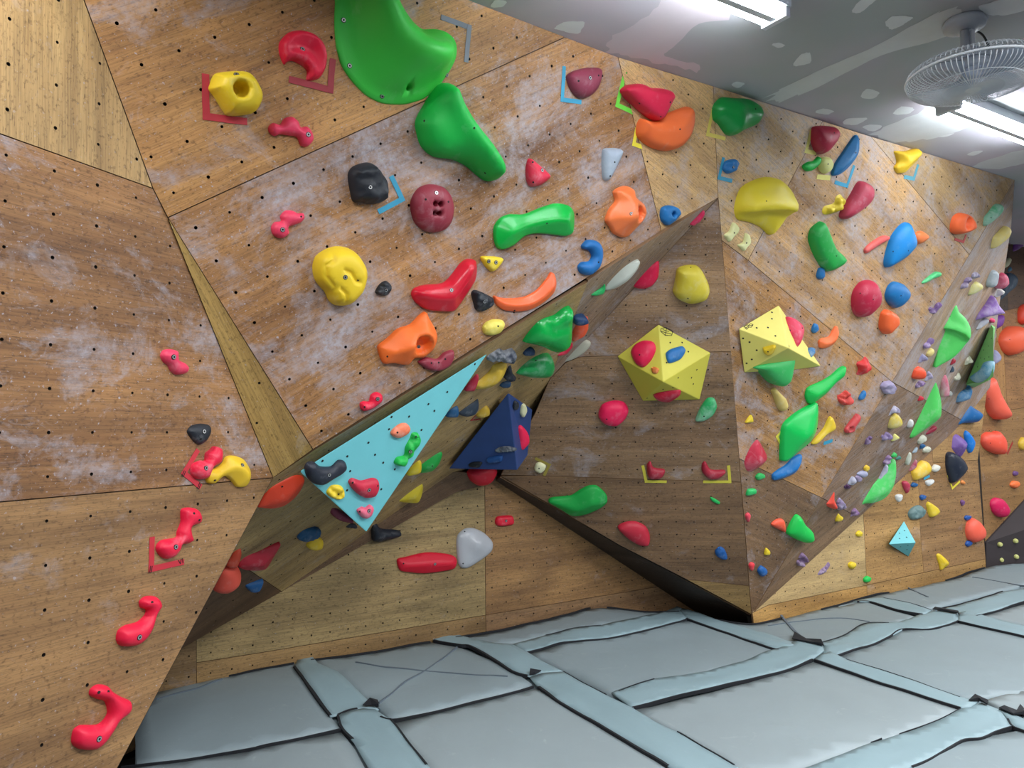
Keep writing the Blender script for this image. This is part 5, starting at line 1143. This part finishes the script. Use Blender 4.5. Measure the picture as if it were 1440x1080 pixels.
# ------------------------------------------------------------------ ceiling fan in a wire cage
Z = Vector((0, 0, 1))
mnt = at_z((1356, 28), ZC); fan_c = Vector((mnt.x, mnt.y, 0)); 
hub = at_d((1368, 106), mnt.y-0.04)
M_fan = plain('fan_plastic', (176, 184, 196), 0.5); M_wire = plain('fan_wire', (226, 230, 236), 0.4, 0.0); M_blade = plain('fan_blade', (170, 180, 198), 0.4); M_cable = plain('black_cable', (26, 26, 28), 0.6)
fan = empty('ceiling_fan', mnt, label='grey caged fan hanging from the ceiling at the upper right', cat='fan'); fan['_o'] = list(mnt)
def lathe(prof_, c, K=28):
    V = []; Fc = []
    for r, z in prof_:
        for k in range(K): t = 2*math.pi*k/K; V.append(c + Vector((r*math.cos(t), r*math.sin(t), z)))
    for i in range(len(prof_)-1):
        for k in range(K): j = (k+1) % K; Fc.append((i*K+k, i*K+j, (i+1)*K+j, (i+1)*K+k))
    Fc.append(tuple(range(K-1, -1, -1))); Fc.append(tuple(range((len(prof_)-1)*K, len(prof_)*K)))
    return V, Fc
V, Fc = lathe([(0.085, 0.0), (0.095, -0.02), (0.09, -0.04), (0.05, -0.05)], mnt); link_mesh('mounting_plate', V, Fc, M_fan, fan, smooth=True)
V, Fc = lathe([(0.020, 0), (0.020, hub.z-mnt.z+0.02)], mnt-Z*0.055, 14); link_mesh('neck', V, Fc, M_fan, fan, smooth=True)
V, Fc = box_dir(Vector((mnt.x, mnt.y, (mnt.z+hub.z)/2))+UD*0.03, UD, MD, Z, 0.03, 0.05, abs(mnt.z-hub.z)-0.06); link_mesh('bracket', V, Fc, M_wire, fan)
V, Fc = lathe([(0.03, 0.13), (0.06, 0.115), (0.075, 0.07), (0.07, 0.04), (0.04, 0.03)], hub); link_mesh('motor', V, Fc, M_fan, fan, smooth=True)
FR = 0.285
def wire_mesh(paths, r, K=4):
    V = []; Fc = []
    for pts in paths:
        s = len(V); n = len(pts)
        for i, p in enumerate(pts):
            d = (pts[min(i+1, n-1)]-pts[max(i-1, 0)]).normalized(); a = d.cross(Z) if abs(d.z) < 0.95 else d.cross(Vector((1, 0, 0)))
            a.normalize(); b2 = d.cross(a)
            for k in range(K): V.append(p + a*math.cos(2*math.pi*k/K)*r + b2*math.sin(2*math.pi*k/K)*r)
        for i in range(n-1):
            for k in range(K): j = (k+1) % K; Fc.append((s+i*K+k, s+i*K+j, s+(i+1)*K+j, s+(i+1)*K+k))
    return V, Fc
def cage(sgn):
    ps = []
    for k in range(80):
        t = 2*math.pi*k/80; e = Vector((math.cos(t), math.sin(t), 0)); row = []
        for f in (0.10, 0.22, 0.34, 0.46, 0.58, 0.70, 0.82, 0.92, 0.98, 1.0):
            row.append(hub + e*(FR*f) + Z*sgn*(0.012 + 0.058*math.sqrt(max(0, 1-f**4))))
        ps.append(row)
    for f in (0.10, 0.45, 0.75):
        ps.append([hub + Vector((math.cos(t), math.sin(t), 0))*FR*f + Z*sgn*(0.012+0.058*math.sqrt(max(0, 1-f**4))) for t in np.linspace(0, 2*math.pi, 41)])
    return wire_mesh(ps, 0.0021)
for s, nm in ((1, 'rear_grille'), (-1, 'front_grille')):
    V, Fc = cage(s); o = link_mesh(nm, V, Fc, M_wire, fan); o['kind'] = 'stuff'
V, Fc = wire_mesh([[hub + Vector((math.cos(t), math.sin(t), 0))*FR*1.003 for t in np.linspace(0, 2*math.pi, 61)]], 0.006, 8); link_mesh('cage_rim', V, Fc, M_wire, fan, smooth=True)
V, Fc = lathe([(0.045, 0.03), (0.05, 0.0), (0.045, -0.04), (0.02, -0.05)], hub, 20); link_mesh('hub', V, Fc, M_blade, fan, smooth=True)
V, Fc = lathe([(0.035, -0.064), (0.035, -0.072)], hub, 20); link_mesh('badge', V, Fc, M_wire, fan)
for kb in range(4):
    V = []; Fc = []
    for i in range(9):
        f = i/8; r = 0.05+0.215*f; wdt = (0.30+0.55*math.sin(f*math.pi*0.75))*0.6
        for j in range(5):
            t = kb*math.pi/2 + 0.3 + (j/4-0.5)*2*wdt*(0.75) + f*0.25
            V.append(hub + Vector((math.cos(t)*r, math.sin(t)*r, 0.022-0.044*(j/4))))
    n0 = len(V); V += [v - Z*0.003 for v in V]
    for i in range(8):
        for j in range(4):
            q = i*5+j; Fc.append((q, q+1, q+6, q+5)); Fc.append((n0+q, n0+q+5, n0+q+6, n0+q+1))
    for i in range(8): Fc.append((i*5, i*5+5, n0+i*5+5, n0+i*5)); Fc.append((i*5+4, n0+i*5+4, n0+i*5+9, i*5+9))
    link_mesh('fan_blade', V, Fc, M_blade, fan, smooth=True)
cp = [mnt + UD*0.06 - Z*0.03, mnt + UD*0.17 - Z*0.03, mnt + UD*0.24 - Z*0.10, mnt+UD*0.22 - Z*0.19, mnt+UD*0.12 - Z*0.225, mnt+UD*0.04 - Z*0.23]
sp_ = []
for i in range(len(cp)-1):
    p0, p1, p2, p3 = cp[max(0, i-1)], cp[i], cp[i+1], cp[min(len(cp)-1, i+2)]
    for s in range(5):
        t = s/5; sp_.append(0.5*((2*p1) + (p2-p0)*t + (2*p0-5*p1+4*p2-p3)*t*t + (3*p1-p0-3*p2+p3)*t**3))
V, Fc = wire_mesh([sp_], 0.005, 8); link_mesh('power_cable', V, Fc, M_cable, fan, smooth=True)

# ------------------------------------------------------------------ floor, landing mats and joint strips
wall_line = [((150, 1050), 0), ((200, 985), 0), ((232, 967), 0), ((330, 948), 0), ((437, 926), 0), ((507, 917), 0), ((605, 901), 0), ((720, 881), 0), ((800, 862), 0), ((842, 851), 0), ((900, 858), 0), ((955, 858), 0), ((1057, 876), 1), ((1080, 872), 1), ((1155, 855), 1), ((1215, 838), 1), ((1290, 822), 1), ((1340, 812), 1), ((1385, 795), 1), ((1440, 788), 1), ((1560, 770), 1)]
CTRL = []
for p, k in wall_line:
    q = on(p, PB if k == 0 else PBR, 0.01)
    if -0.15 < q.z < 0.2: CTRL.append((q.x, q.y, q.z))
CTRL.append((E_.x, E_.y, -0.02))
def hgt(x, y):
    sw = 0.25; s = 0.0
    for a_, b_, z_ in CTRL:
        w_ = math.exp(-((x-a_)**2+(y-b_)**2)/(0.40**2)); sw += w_; s += w_*z_
    u = Vector((x, y, 0))
    return s/sw + 0.018*noise.noise(Vector((x*1.3, y*1.3, 3.0))) + 0.006*noise.noise(Vector((x*5, y*5, 1.0)))
def fl(p):
    z = 0.0
    for _ in range(5):
        q = at_z(p, z); z = hgt(q.x, q.y)
    return q
def cloth(name, px, mat, lift, pitch=0.09, parent=None, th=0.03, sm=1, wr=0.0, pl_dir=None):
    P = smooth_closed(px, sm) if sm > 1 else px
    P2 = [fl(tuple(p)).to_2d() for p in P]
    # densify
    D2 = []
    for i in range(len(P2)):
        a, b_ = P2[i], P2[(i+1) % len(P2)]; k = max(1, int((b_-a).length/pitch))
        for j in range(k): D2.append(a.lerp(b_, j/k))
    o = np.array([tuple(v) for v in D2]); mn, mx = o.min(0), o.max(0)
    G = np.array([(x + (pitch/2 if j % 2 else 0), y) for j, y in enumerate(np.arange(mn[1], mx[1], pitch*0.87)) for x in np.arange(mn[0], mx[0], pitch)])
    G = G[inside(G, o)] if len(G) else np.zeros((0, 2))
    A_s, B_s = o, np.roll(o, -1, 0)
    dg = seg_dist(G, A_s, B_s) if len(G) else np.zeros(0)
    G = G[dg > pitch*0.35]; dg = dg[dg > pitch*0.35]
    V2 = D2 + [Vector(g_) for g_ in G]; n0 = len(D2)
    ov, _, of, ovo, _, _ = delaunay_2d_cdt(V2, [(i, (i+1) % n0) for i in range(n0)], [], 1, 1e-6)
    W = []
    for v, q in zip(ov, ovo):
        edge = (not q) or q[0] < n0
        d = 0.0 if edge else float(dg[q[0]-n0])
        z = hgt(v.x, v.y) + lift + 0.005*min(1, d/0.12)*(1 if th > 0.02 else 0.3)
        if wr:
            u_ = v.x*UD.x+v.y*UD.y; m_ = v.x*MD.x+v.y*MD.y
            z += wr*noise.noise(Vector((u_*9, m_*2.2, lift*50)) if pl_dir != 'm' else Vector((u_*2.2, m_*9, 2)))*min(1, d/0.05+0.15)
        W.append(Vector((v.x, v.y, z)))
    nv = len(W); faces = []; cnt = {}
    for f in of:
        f = list(f)
        if (ov[f[1]]-ov[f[0]]).cross(ov[f[2]]-ov[f[0]]) < 0: f.reverse()
        faces.append(tuple(f))
        for i in range(3): cnt[(f[i], f[(i+1) % 3])] = 1
    sk = {}
    for (x, y) in list(cnt):
        if (y, x) in cnt: continue
        for i in (x, y):
            if i not in sk: sk[i] = len(W); W.append(W[i]-Vector((0, 0, th)))
        faces.append((y, x, sk[x], sk[y]))
    me = link_mesh(name, W, faces, mat, parent, smooth=True)
    return me
def mat_cloth(c, dirt=0.1, seed=0):
    m, nt, b = nodes('mat_cover')
    tc = N(nt, 'ShaderNodeTexCoord'); v = nz(nt, tc.outputs['Object'], 1.6, 6, 0.6, 0.6); v2 = nz(nt, tc.outputs['Object'], 7, 8, 0.7, 1.0); v3 = nz(nt, tc.outputs['Object'], 220, 2)
    col = mix(nt, v, tuple(x*0.88 for x in lin(c)), tuple(min(1, x*1.08) for x in lin(c)))
    col = mix(nt, ramp_f(nt, v2, 0.62, 0.85, 0.35), col, lin((206, 210, 212)))
    nt.links.new(col, b.inputs['Base Color']); b.inputs['Roughness'].default_value = 0.55
    bp_ = N(nt, 'ShaderNodeBump'); bp_.inputs['Strength'].default_value = 0.35; bp_.inputs['Distance'].default_value = 0.01
    nt.links.new(nz(nt, tc.outputs['Object'], 4.0, 4, 0.5, 1.5), bp_.inputs['Height']); nt.links.new(bp_.outputs[0], b.inputs['Normal'])
    return m
M_mat = mat_cloth((130, 143, 148)); M_mat2 = mat_cloth((138, 149, 153)); M_str = mat_cloth((132, 154, 161)); M_stitch = plain('stitching', (92, 102, 112), 0.8); M_blkc = plain('black_binding', (20, 22, 28), 0.8)
floor = slab('floor', [(c.x, c.y) for c in cor], -0.45, -0.35, M_dark); floor['kind'] = 'structure'
underpx = [(p[0], p[1]+4) for p, _ in wall_line[1:]] + [(1700, 775), (1900, 1150), (1500, 1500), (700, 1600), (0, 1500), (130, 1120), (168, 1082), (193, 1076), (191, 1020)]
und = cloth('mat_foundation', underpx, M_mat, -0.03, 0.12, th=0.25); und['kind'] = 'structure'; und.name = 'trim_1'
mats = [
 ('grey mat at the left, tucked behind the left wall edge', [(190,1030),(200,985),(232,967),(330,948),(413,931),(440,975),(478,1024),(350,1052),(193,1077)], M_mat),
 ('grey mat at the bottom left corner of the floor', [(166,1084),(350,1057),(480,1030),(500,1055),(530,1110),(570,1200),(120,1300),(110,1180)], M_mat2),
 ('grey mat with a stitched dark cross in front of the back wall', [(437,929),(507,920),(605,903),(650,912),(715,938),(748,962),(650,988),(553,1011),(520,985),(470,950)], M_mat),
 ('large grey mat at the bottom centre', [(555,1017),(752,968),(800,990),(860,1030),(960,1082),(1150,1180),(1200,1300),(700,1300),(640,1160)], M_mat2),
 ('narrow grey mat along the back wall left of the prow', [(650,898),(720,884),(800,865),(842,854),(900,860),(955,862),(930,876),(770,894),(690,908)], M_mat),
 ('grey mat in the centre in front of the prow', [(745,919),(800,903),(900,889),(965,871),(1080,908),(1120,918),(1060,938),(900,975),(862,976)], M_mat),
 ('large pale grey mat at the lower right', [(893,998),(1000,974),(1080,952),(1144,931),(1250,964),(1350,998),(1300,1022),(1225,1047),(1110,1085),(1035,1082),(960,1035)], M_mat2),
 ('grey mat right of the centre, between two long strips', [(1178,925),(1268,887),(1345,876),(1440,897),(1540,922),(1560,950),(1480,970),(1360,984),(1260,955)], M_mat),
 ('grey mat to the right of the prow base', [(1000,873),(1057,879),(1100,871),(1155,857),(1215,845),(1290,868),(1250,880),(1160,904),(1110,905)], M_mat),
 ('narrow grey mat along the right back wall', [(1165,853),(1215,842),(1290,826),(1385,799),(1440,792),(1560,776),(1560,800),(1440,822),(1330,850),(1290,860),(1230,846)], M_mat),
 ('grey mat at the right picture edge, upper', [(1380,867),(1440,850),(1560,825),(1700,850),(1700,900),(1560,900),(1440,880)], M_mat2),
 ('grey mat at the bottom right corner', [(1115,1092),(1200,1075),(1290,1045),(1365,1040),(1430,1028),(1600,1075),(1700,1300),(1200,1300),(1150,1180)], M_mat),
 ('small grey mat at the right picture edge below the black scuffs', [(1385,985),(1440,970),(1560,940),(1700,980),(1700,1050),(1560,1040),(1440,1010)], M_mat2),
]
for lb, px, m_ in mats:
    o = cloth('landing_mat', px, m_, 0.0, 0.09, th=0.028, wr=0.004); tag(o, lb, 'mat', 'landing mats'); o['_o'] = list(o.location)
def ribbon(tile, pts, wpx, parent, lift=0.012, nm='edge_binding'):
    wpx = wpx*(0.62 if nm == 'edge_binding' else 0.8)
    P = [fl(p) for p in T(tile, pts)]
    Q = []
    for i in range(len(P)-1):
        p0, p1, p2, p3 = P[max(0, i-1)], P[i], P[i+1], P[min(len(P)-1, i+2)]
        for s in range(5):
            t = s/5; Q.append(0.5*((2*p1) + (p2-p0)*t + (2*p0-5*p1+4*p2-p3)*t*t + (3*p1-p0-3*p2+p3)*t**3))
    Q.append(P[-1]); V = []; Fc = []
    for i, q in enumerate(Q):
        d = (Q[min(i+1, len(Q)-1)]-Q[max(0, i-1)]); d.z = 0; d.normalize(); s = Vector((-d.y, d.x, 0))
        # a ribbon lies flat: width chosen in metres on the mat
        wdt = wpx*0.5*(0.7+0.5*abs(noise.noise(Vector((q.x*3, q.y*3, 0)))))
        z = hgt(q.x, q.y)+lift
        V += [Vector((q.x, q.y, z-0.02))-s*wdt, Vector((q.x, q.y, z))-s*wdt, Vector((q.x, q.y, z))+s*wdt, Vector((q.x, q.y, z-0.02))+s*wdt]
    for i in range(len(Q)-1):
        for e in range(3): Fc.append((4*i+e, 4*i+4+e, 4*i+5+e, 4*i+1+e))
    return link_mesh(nm, V, Fc, M_blkc if nm == 'edge_binding' else M_stitch, parent)
strips = [
 ('pale teal joint strip at the left, running down from the back wall', 'd1', [(215,515),(230,490),(250,455),(310,455),(350,500),(460,545),(560,640),(660,735),(690,760),(590,760),(460,790),(420,800),(340,690),(270,600)], [(4,[(215,515),(270,590),(340,690),(420,795)],0.03),(1,[(460,790),(520,765),(570,755)],0.02)]),
 ('pale teal joint strip at the bottom left, folded over at its top', 'd1', [(460,795),(520,770),(600,755),(670,760),(760,820),(830,910),(970,1080),(1120,1260),(760,1300),(640,1100),(550,945),(485,875),(462,830)], [(1,[(460,795),(485,870),(545,930)],0.022),(1,[(755,815),(830,910),(960,1075)],0.018)]),
 ('pale teal joint strip from the back wall down to the centre crossing', 'd2', [(-460,345-0),(-400,330),(-310,335),(-200,365),(-100,385),(0,392),(90,440),(190,500),(290,550),(170,555),(100,575),(0,540),(-100,480),(-230,400),(-300,395),(-440,370)], [(1,[(-440,370),(-300,395),(-230,405),(-100,480),(0,545),(90,572)],0.03)]),
 ('long pale teal joint strip running to the bottom from the centre crossing', 'd2', [(100,580),(170,557),(290,550),(460,645),(670,750),(800,830),(930,890),(1080,980),(1250,1080),(1420,1180),(1150,1240),(880,1085),(640,940),(400,800),(250,710),(150,635)], [(1,[(150,635),(250,710),(400,800),(640,940),(880,1085)],0.028),(1,[(290,550),(460,645),(530,680)],0.012),(1,[(930,890),(1080,980),(1250,1080)],0.014)]),
 ('pale teal joint strip along the back, left of the prow', 'd2', [(0,392),(100,365),(190,340),(350,300),(500,285),(700,240),(860,205),(930,175),(960,190),(985,245),(860,282),(700,322),(500,360),(290,378),(180,410),(80,438)], [(1,[(985,248),(860,284),(700,324),(500,362),(290,380),(180,412),(80,438)],0.012),(1,[(190,340),(350,300),(500,285)],0.008)]),
 ('pale joint strip in front of the prow, running down to the right', 'd2', [(945,200),(960,188),(1060,215),(1160,255),(1270,285),(1440,330),(1560,375),(1600,400),(1500,420),(1440,405),(1320,365),(1200,322),(1080,280),(980,245)], [(1,[(980,245),(1080,282),(1200,324),(1320,368),(1440,408),(1500,422)],0.03)]),
 ('wide pale teal joint strip in the centre, running to the right crossing', 'd2', [(560,665),(700,615),(800,588),(950,570),(1100,545),(1300,490),(1440,430),(1560,395),(1600,370),(1750,400),(1755,430),(1700,470),(1600,520),(1440,567),(1300,600),(1150,635),(1000,668),(820,715),(680,752)], [(1,[(680,752),(820,715),(1000,668),(1150,635),(1300,600),(1440,567),(1560,535),(1690,478)],0.018),(1,[(600,660),(700,620),(800,590)],0.012)]),
 ('pale teal joint strip between the lower right mats', 'd3', [(260,480),(300,450),(350,435),(440,480),(640,540),(900,630),(1110,700),(1190,715),(1140,750),(1085,755),(850,680),(600,602),(430,540)], [(1,[(260,480),(430,540),(600,602),(850,680),(1085,755)],0.022),(1,[(440,480),(640,540),(900,630),(1080,695)],0.008)]),
 ('pale teal joint strip from the right crossing up to the far crossing', 'd3', [(290,385),(430,340),(500,295),(570,270),(740,265),(880,215),(930,200),(1070,215),(1075,255),(1000,285),(900,307),(760,305),(680,350),(560,402),(460,430),(380,460),(310,440),(315,400)], [(1,[(290,385),(430,340),(500,295),(570,270),(680,270)],0.02),(1,[(380,460),(460,430),(560,402),(680,350),(750,307),(900,307),(1000,285),(1070,258)],0.02)]),
 ('pale teal joint strip at the far right, running to the picture edge', 'd3', [(940,205),(1060,175),(1200,135),(1320,95),(1440,75),(1700,10),(1700,80),(1440,150),(1300,200),(1170,232),(1075,215)], [(1,[(1170,232),(1300,200),(1440,150),(1700,80)],0.018),(1,[(970,190),(1080,165),(1200,130),(1320,92)],0.012)]),
 ('short pale joint strip running up to the back wall at the right', 'd3', [(480,150),(580,130),(650,128),(800,160),(920,200),(880,222),(800,212),(700,190),(580,152)], [(1,[(500,150),(580,152),(700,190),(790,210),(870,222)],0.024),(1,[(650,130),(800,160),(920,200)],0.01)]),
 ('pale joint strip right of the far crossing, running down right', 'd3', [(1075,215),(1120,205),(1250,240),(1440,290),(1700,360),(1700,420),(1440,348),(1250,305),(1070,262)], [(1,[(1070,262),(1250,305),(1440,348),(1700,420)],0.018)]),
 ('wide pale teal joint strip along the bottom right', 'd3', [(150,1110),(400,1020),(580,950),(780,890),(960,820),(1085,755),(1140,745),(1200,722),(1300,760),(1370,855),(1280,885),(1200,920),(1090,935),(960,1012),(810,1082),(600,1180),(200,1240)], [(1,[(1370,857),(1280,887),(1200,922),(1090,937),(960,1014),(810,1084)],0.014),(1,[(740,900),(850,862),(960,820),(1085,755)],0.008),(1,[(580,948),(640,925)],0.008)]),
 ('scuffed pale joint strip at the lower right picture edge', 'd3', [(1300,762),(1340,770),(1440,815),(1700,900),(1700,980),(1440,880),(1370,855),(1350,815)], [(1,[(1350,815),(1375,855),(1440,882),(1700,980)],0.018),(1,[(1300,762),(1370,780),(1410,775),(1440,800)],0.022)]),
]
for si, (lb, tile, pts, rib) in enumerate(strips):
    o = cloth('mat_joint_strip', T(tile, pts), M_str, 0.010+0.0012*(si % 4), 0.05, th=0.008, wr=0.012, pl_dir='m' if si in (4, 6, 8, 9, 12) else None); tag(o, lb, 'joint strip', 'joint strips over the mat gaps'); o['_o'] = list(o.location)
    for (_, ln, wd) in rib: ribbon(tile, ln, wd, o, 0.013+0.0012*(si % 4))
# black gaps between neighbouring mats and along the wall
g0 = bpy.data.objects
mm = [o for o in g0 if o.name.startswith('landing_mat')]
ribbon('d1', [(0,975),(60,960),(230,927),(350,900),(480,870)], 0.020, mm[0])
ribbon('d0', [(680,1085),(900,1060),(1100,1035),(1300,1000),(1440,975)], 0.012, mm[0])
ribbon('d1', [(700,800),(770,817),(900,795),(1100,750),(1300,700),(1440,665),(1560,630)], 0.022, mm[2])
ribbon('d1', [(560,490),(700,515),(900,535),(1100,552),(1300,565),(1415,570)], 0.012, mm[2], 0.0105, 'stitched_line')
ribbon('d1', [(1130,405),(1050,470),(950,540),(840,600),(760,670),(690,720)], 0.014, mm[2], 0.0105, 'stitched_line')
ribbon('d0', [(880,700),(1000,665),(1120,635),(1190,605),(1250,585)], 0.012, mm[0], 0.0105, 'stitched_line')
ribbon('d3', [(75,225),(110,270),(150,315),(185,345)], 0.03, mm[8], 0.0105, 'stitched_line')
ribbon('d3', [(0,285),(150,262),(300,245),(440,243),(570,262)], 0.008, mm[8], 0.0105, 'stitched_line')
ribbon('d3', [(790,70),(850,100),(900,122)], 0.02, mm[9], 0.0105, 'stitched_line')
ribbon('d3', [(1150,10),(1300,35),(1440,58),(1600,75)], 0.012, mm[9], 0.0105, 'stitched_line')
ribbon('px', [(232,969),(330,950),(413,934)], 0.02, und, 0.012)
ribbon('px', [(437,930),(507,921),(560,912),(605,904)], 0.032, und, 0.012)
ribbon('px', [(640,898),(720,884),(800,865),(842,854),(900,861),(955,861)], 0.032, und, 0.012)
ribbon('px', [(1000,872),(1057,879),(1100,870)], 0.03, und, 0.012)
ribbon('px', [(1155,858),(1215,841),(1250,834)], 0.022, und, 0.012)
ribbon('px', [(1330,817),(1360,806),(1385,799)], 0.022, und, 0.012)
# curled-up black corners of the strips
for lb, tile, pts in (('curled corner of black velcro at the left crossing', 'd1', [(600,750),(640,722),(685,722),(690,758),(650,748)]), ('curled strip corner at the right crossing', 'd3', [(135,370),(150,340),(215,370),(300,385),(315,410),(295,405),(225,388)]),
                      ('black folded corner at the centre crossing', 'd2', [(98,575),(102,553),(165,553),(130,572)]), ('curled corner at the lower right crossing', 'd3', [(1130,722),(1165,700),(1195,712),(1240,735),(1235,745),(1185,722)]),
                      ('curled strip corner at the far crossing', 'd3', [(925,203),(940,198),(1070,212),(1078,240),(1066,222),(980,210)]), ('black crumpled corner at the lower right picture edge', 'd3', [(1300,765),(1330,765),(1400,780),(1420,758),(1445,775),(1445,800),(1380,800)])):
    P = [fl(p) for p in T(tile, pts)]; c = sum(P, Vector())/len(P); V = []
    for i, q in enumerate(P): V.append(Vector((q.x, q.y, hgt(q.x, q.y)+0.020)))
    top = [v + Vector((0, 0, 0.018 if i % 2 else 0.006)) for i, v in enumerate(V)]
    k = len(V); Fc = [tuple(range(k, 2*k)), tuple(range(k-1, -1, -1))] + [(i, (i+1) % k, k+(i+1) % k, k+i) for i in range(k)]
    o = link_mesh('velcro_flap', V+top, Fc, M_blkc); tag(o, lb, 'velcro flap')
for o in bpy.data.objects:
    if '_o' in o: del o['_o']
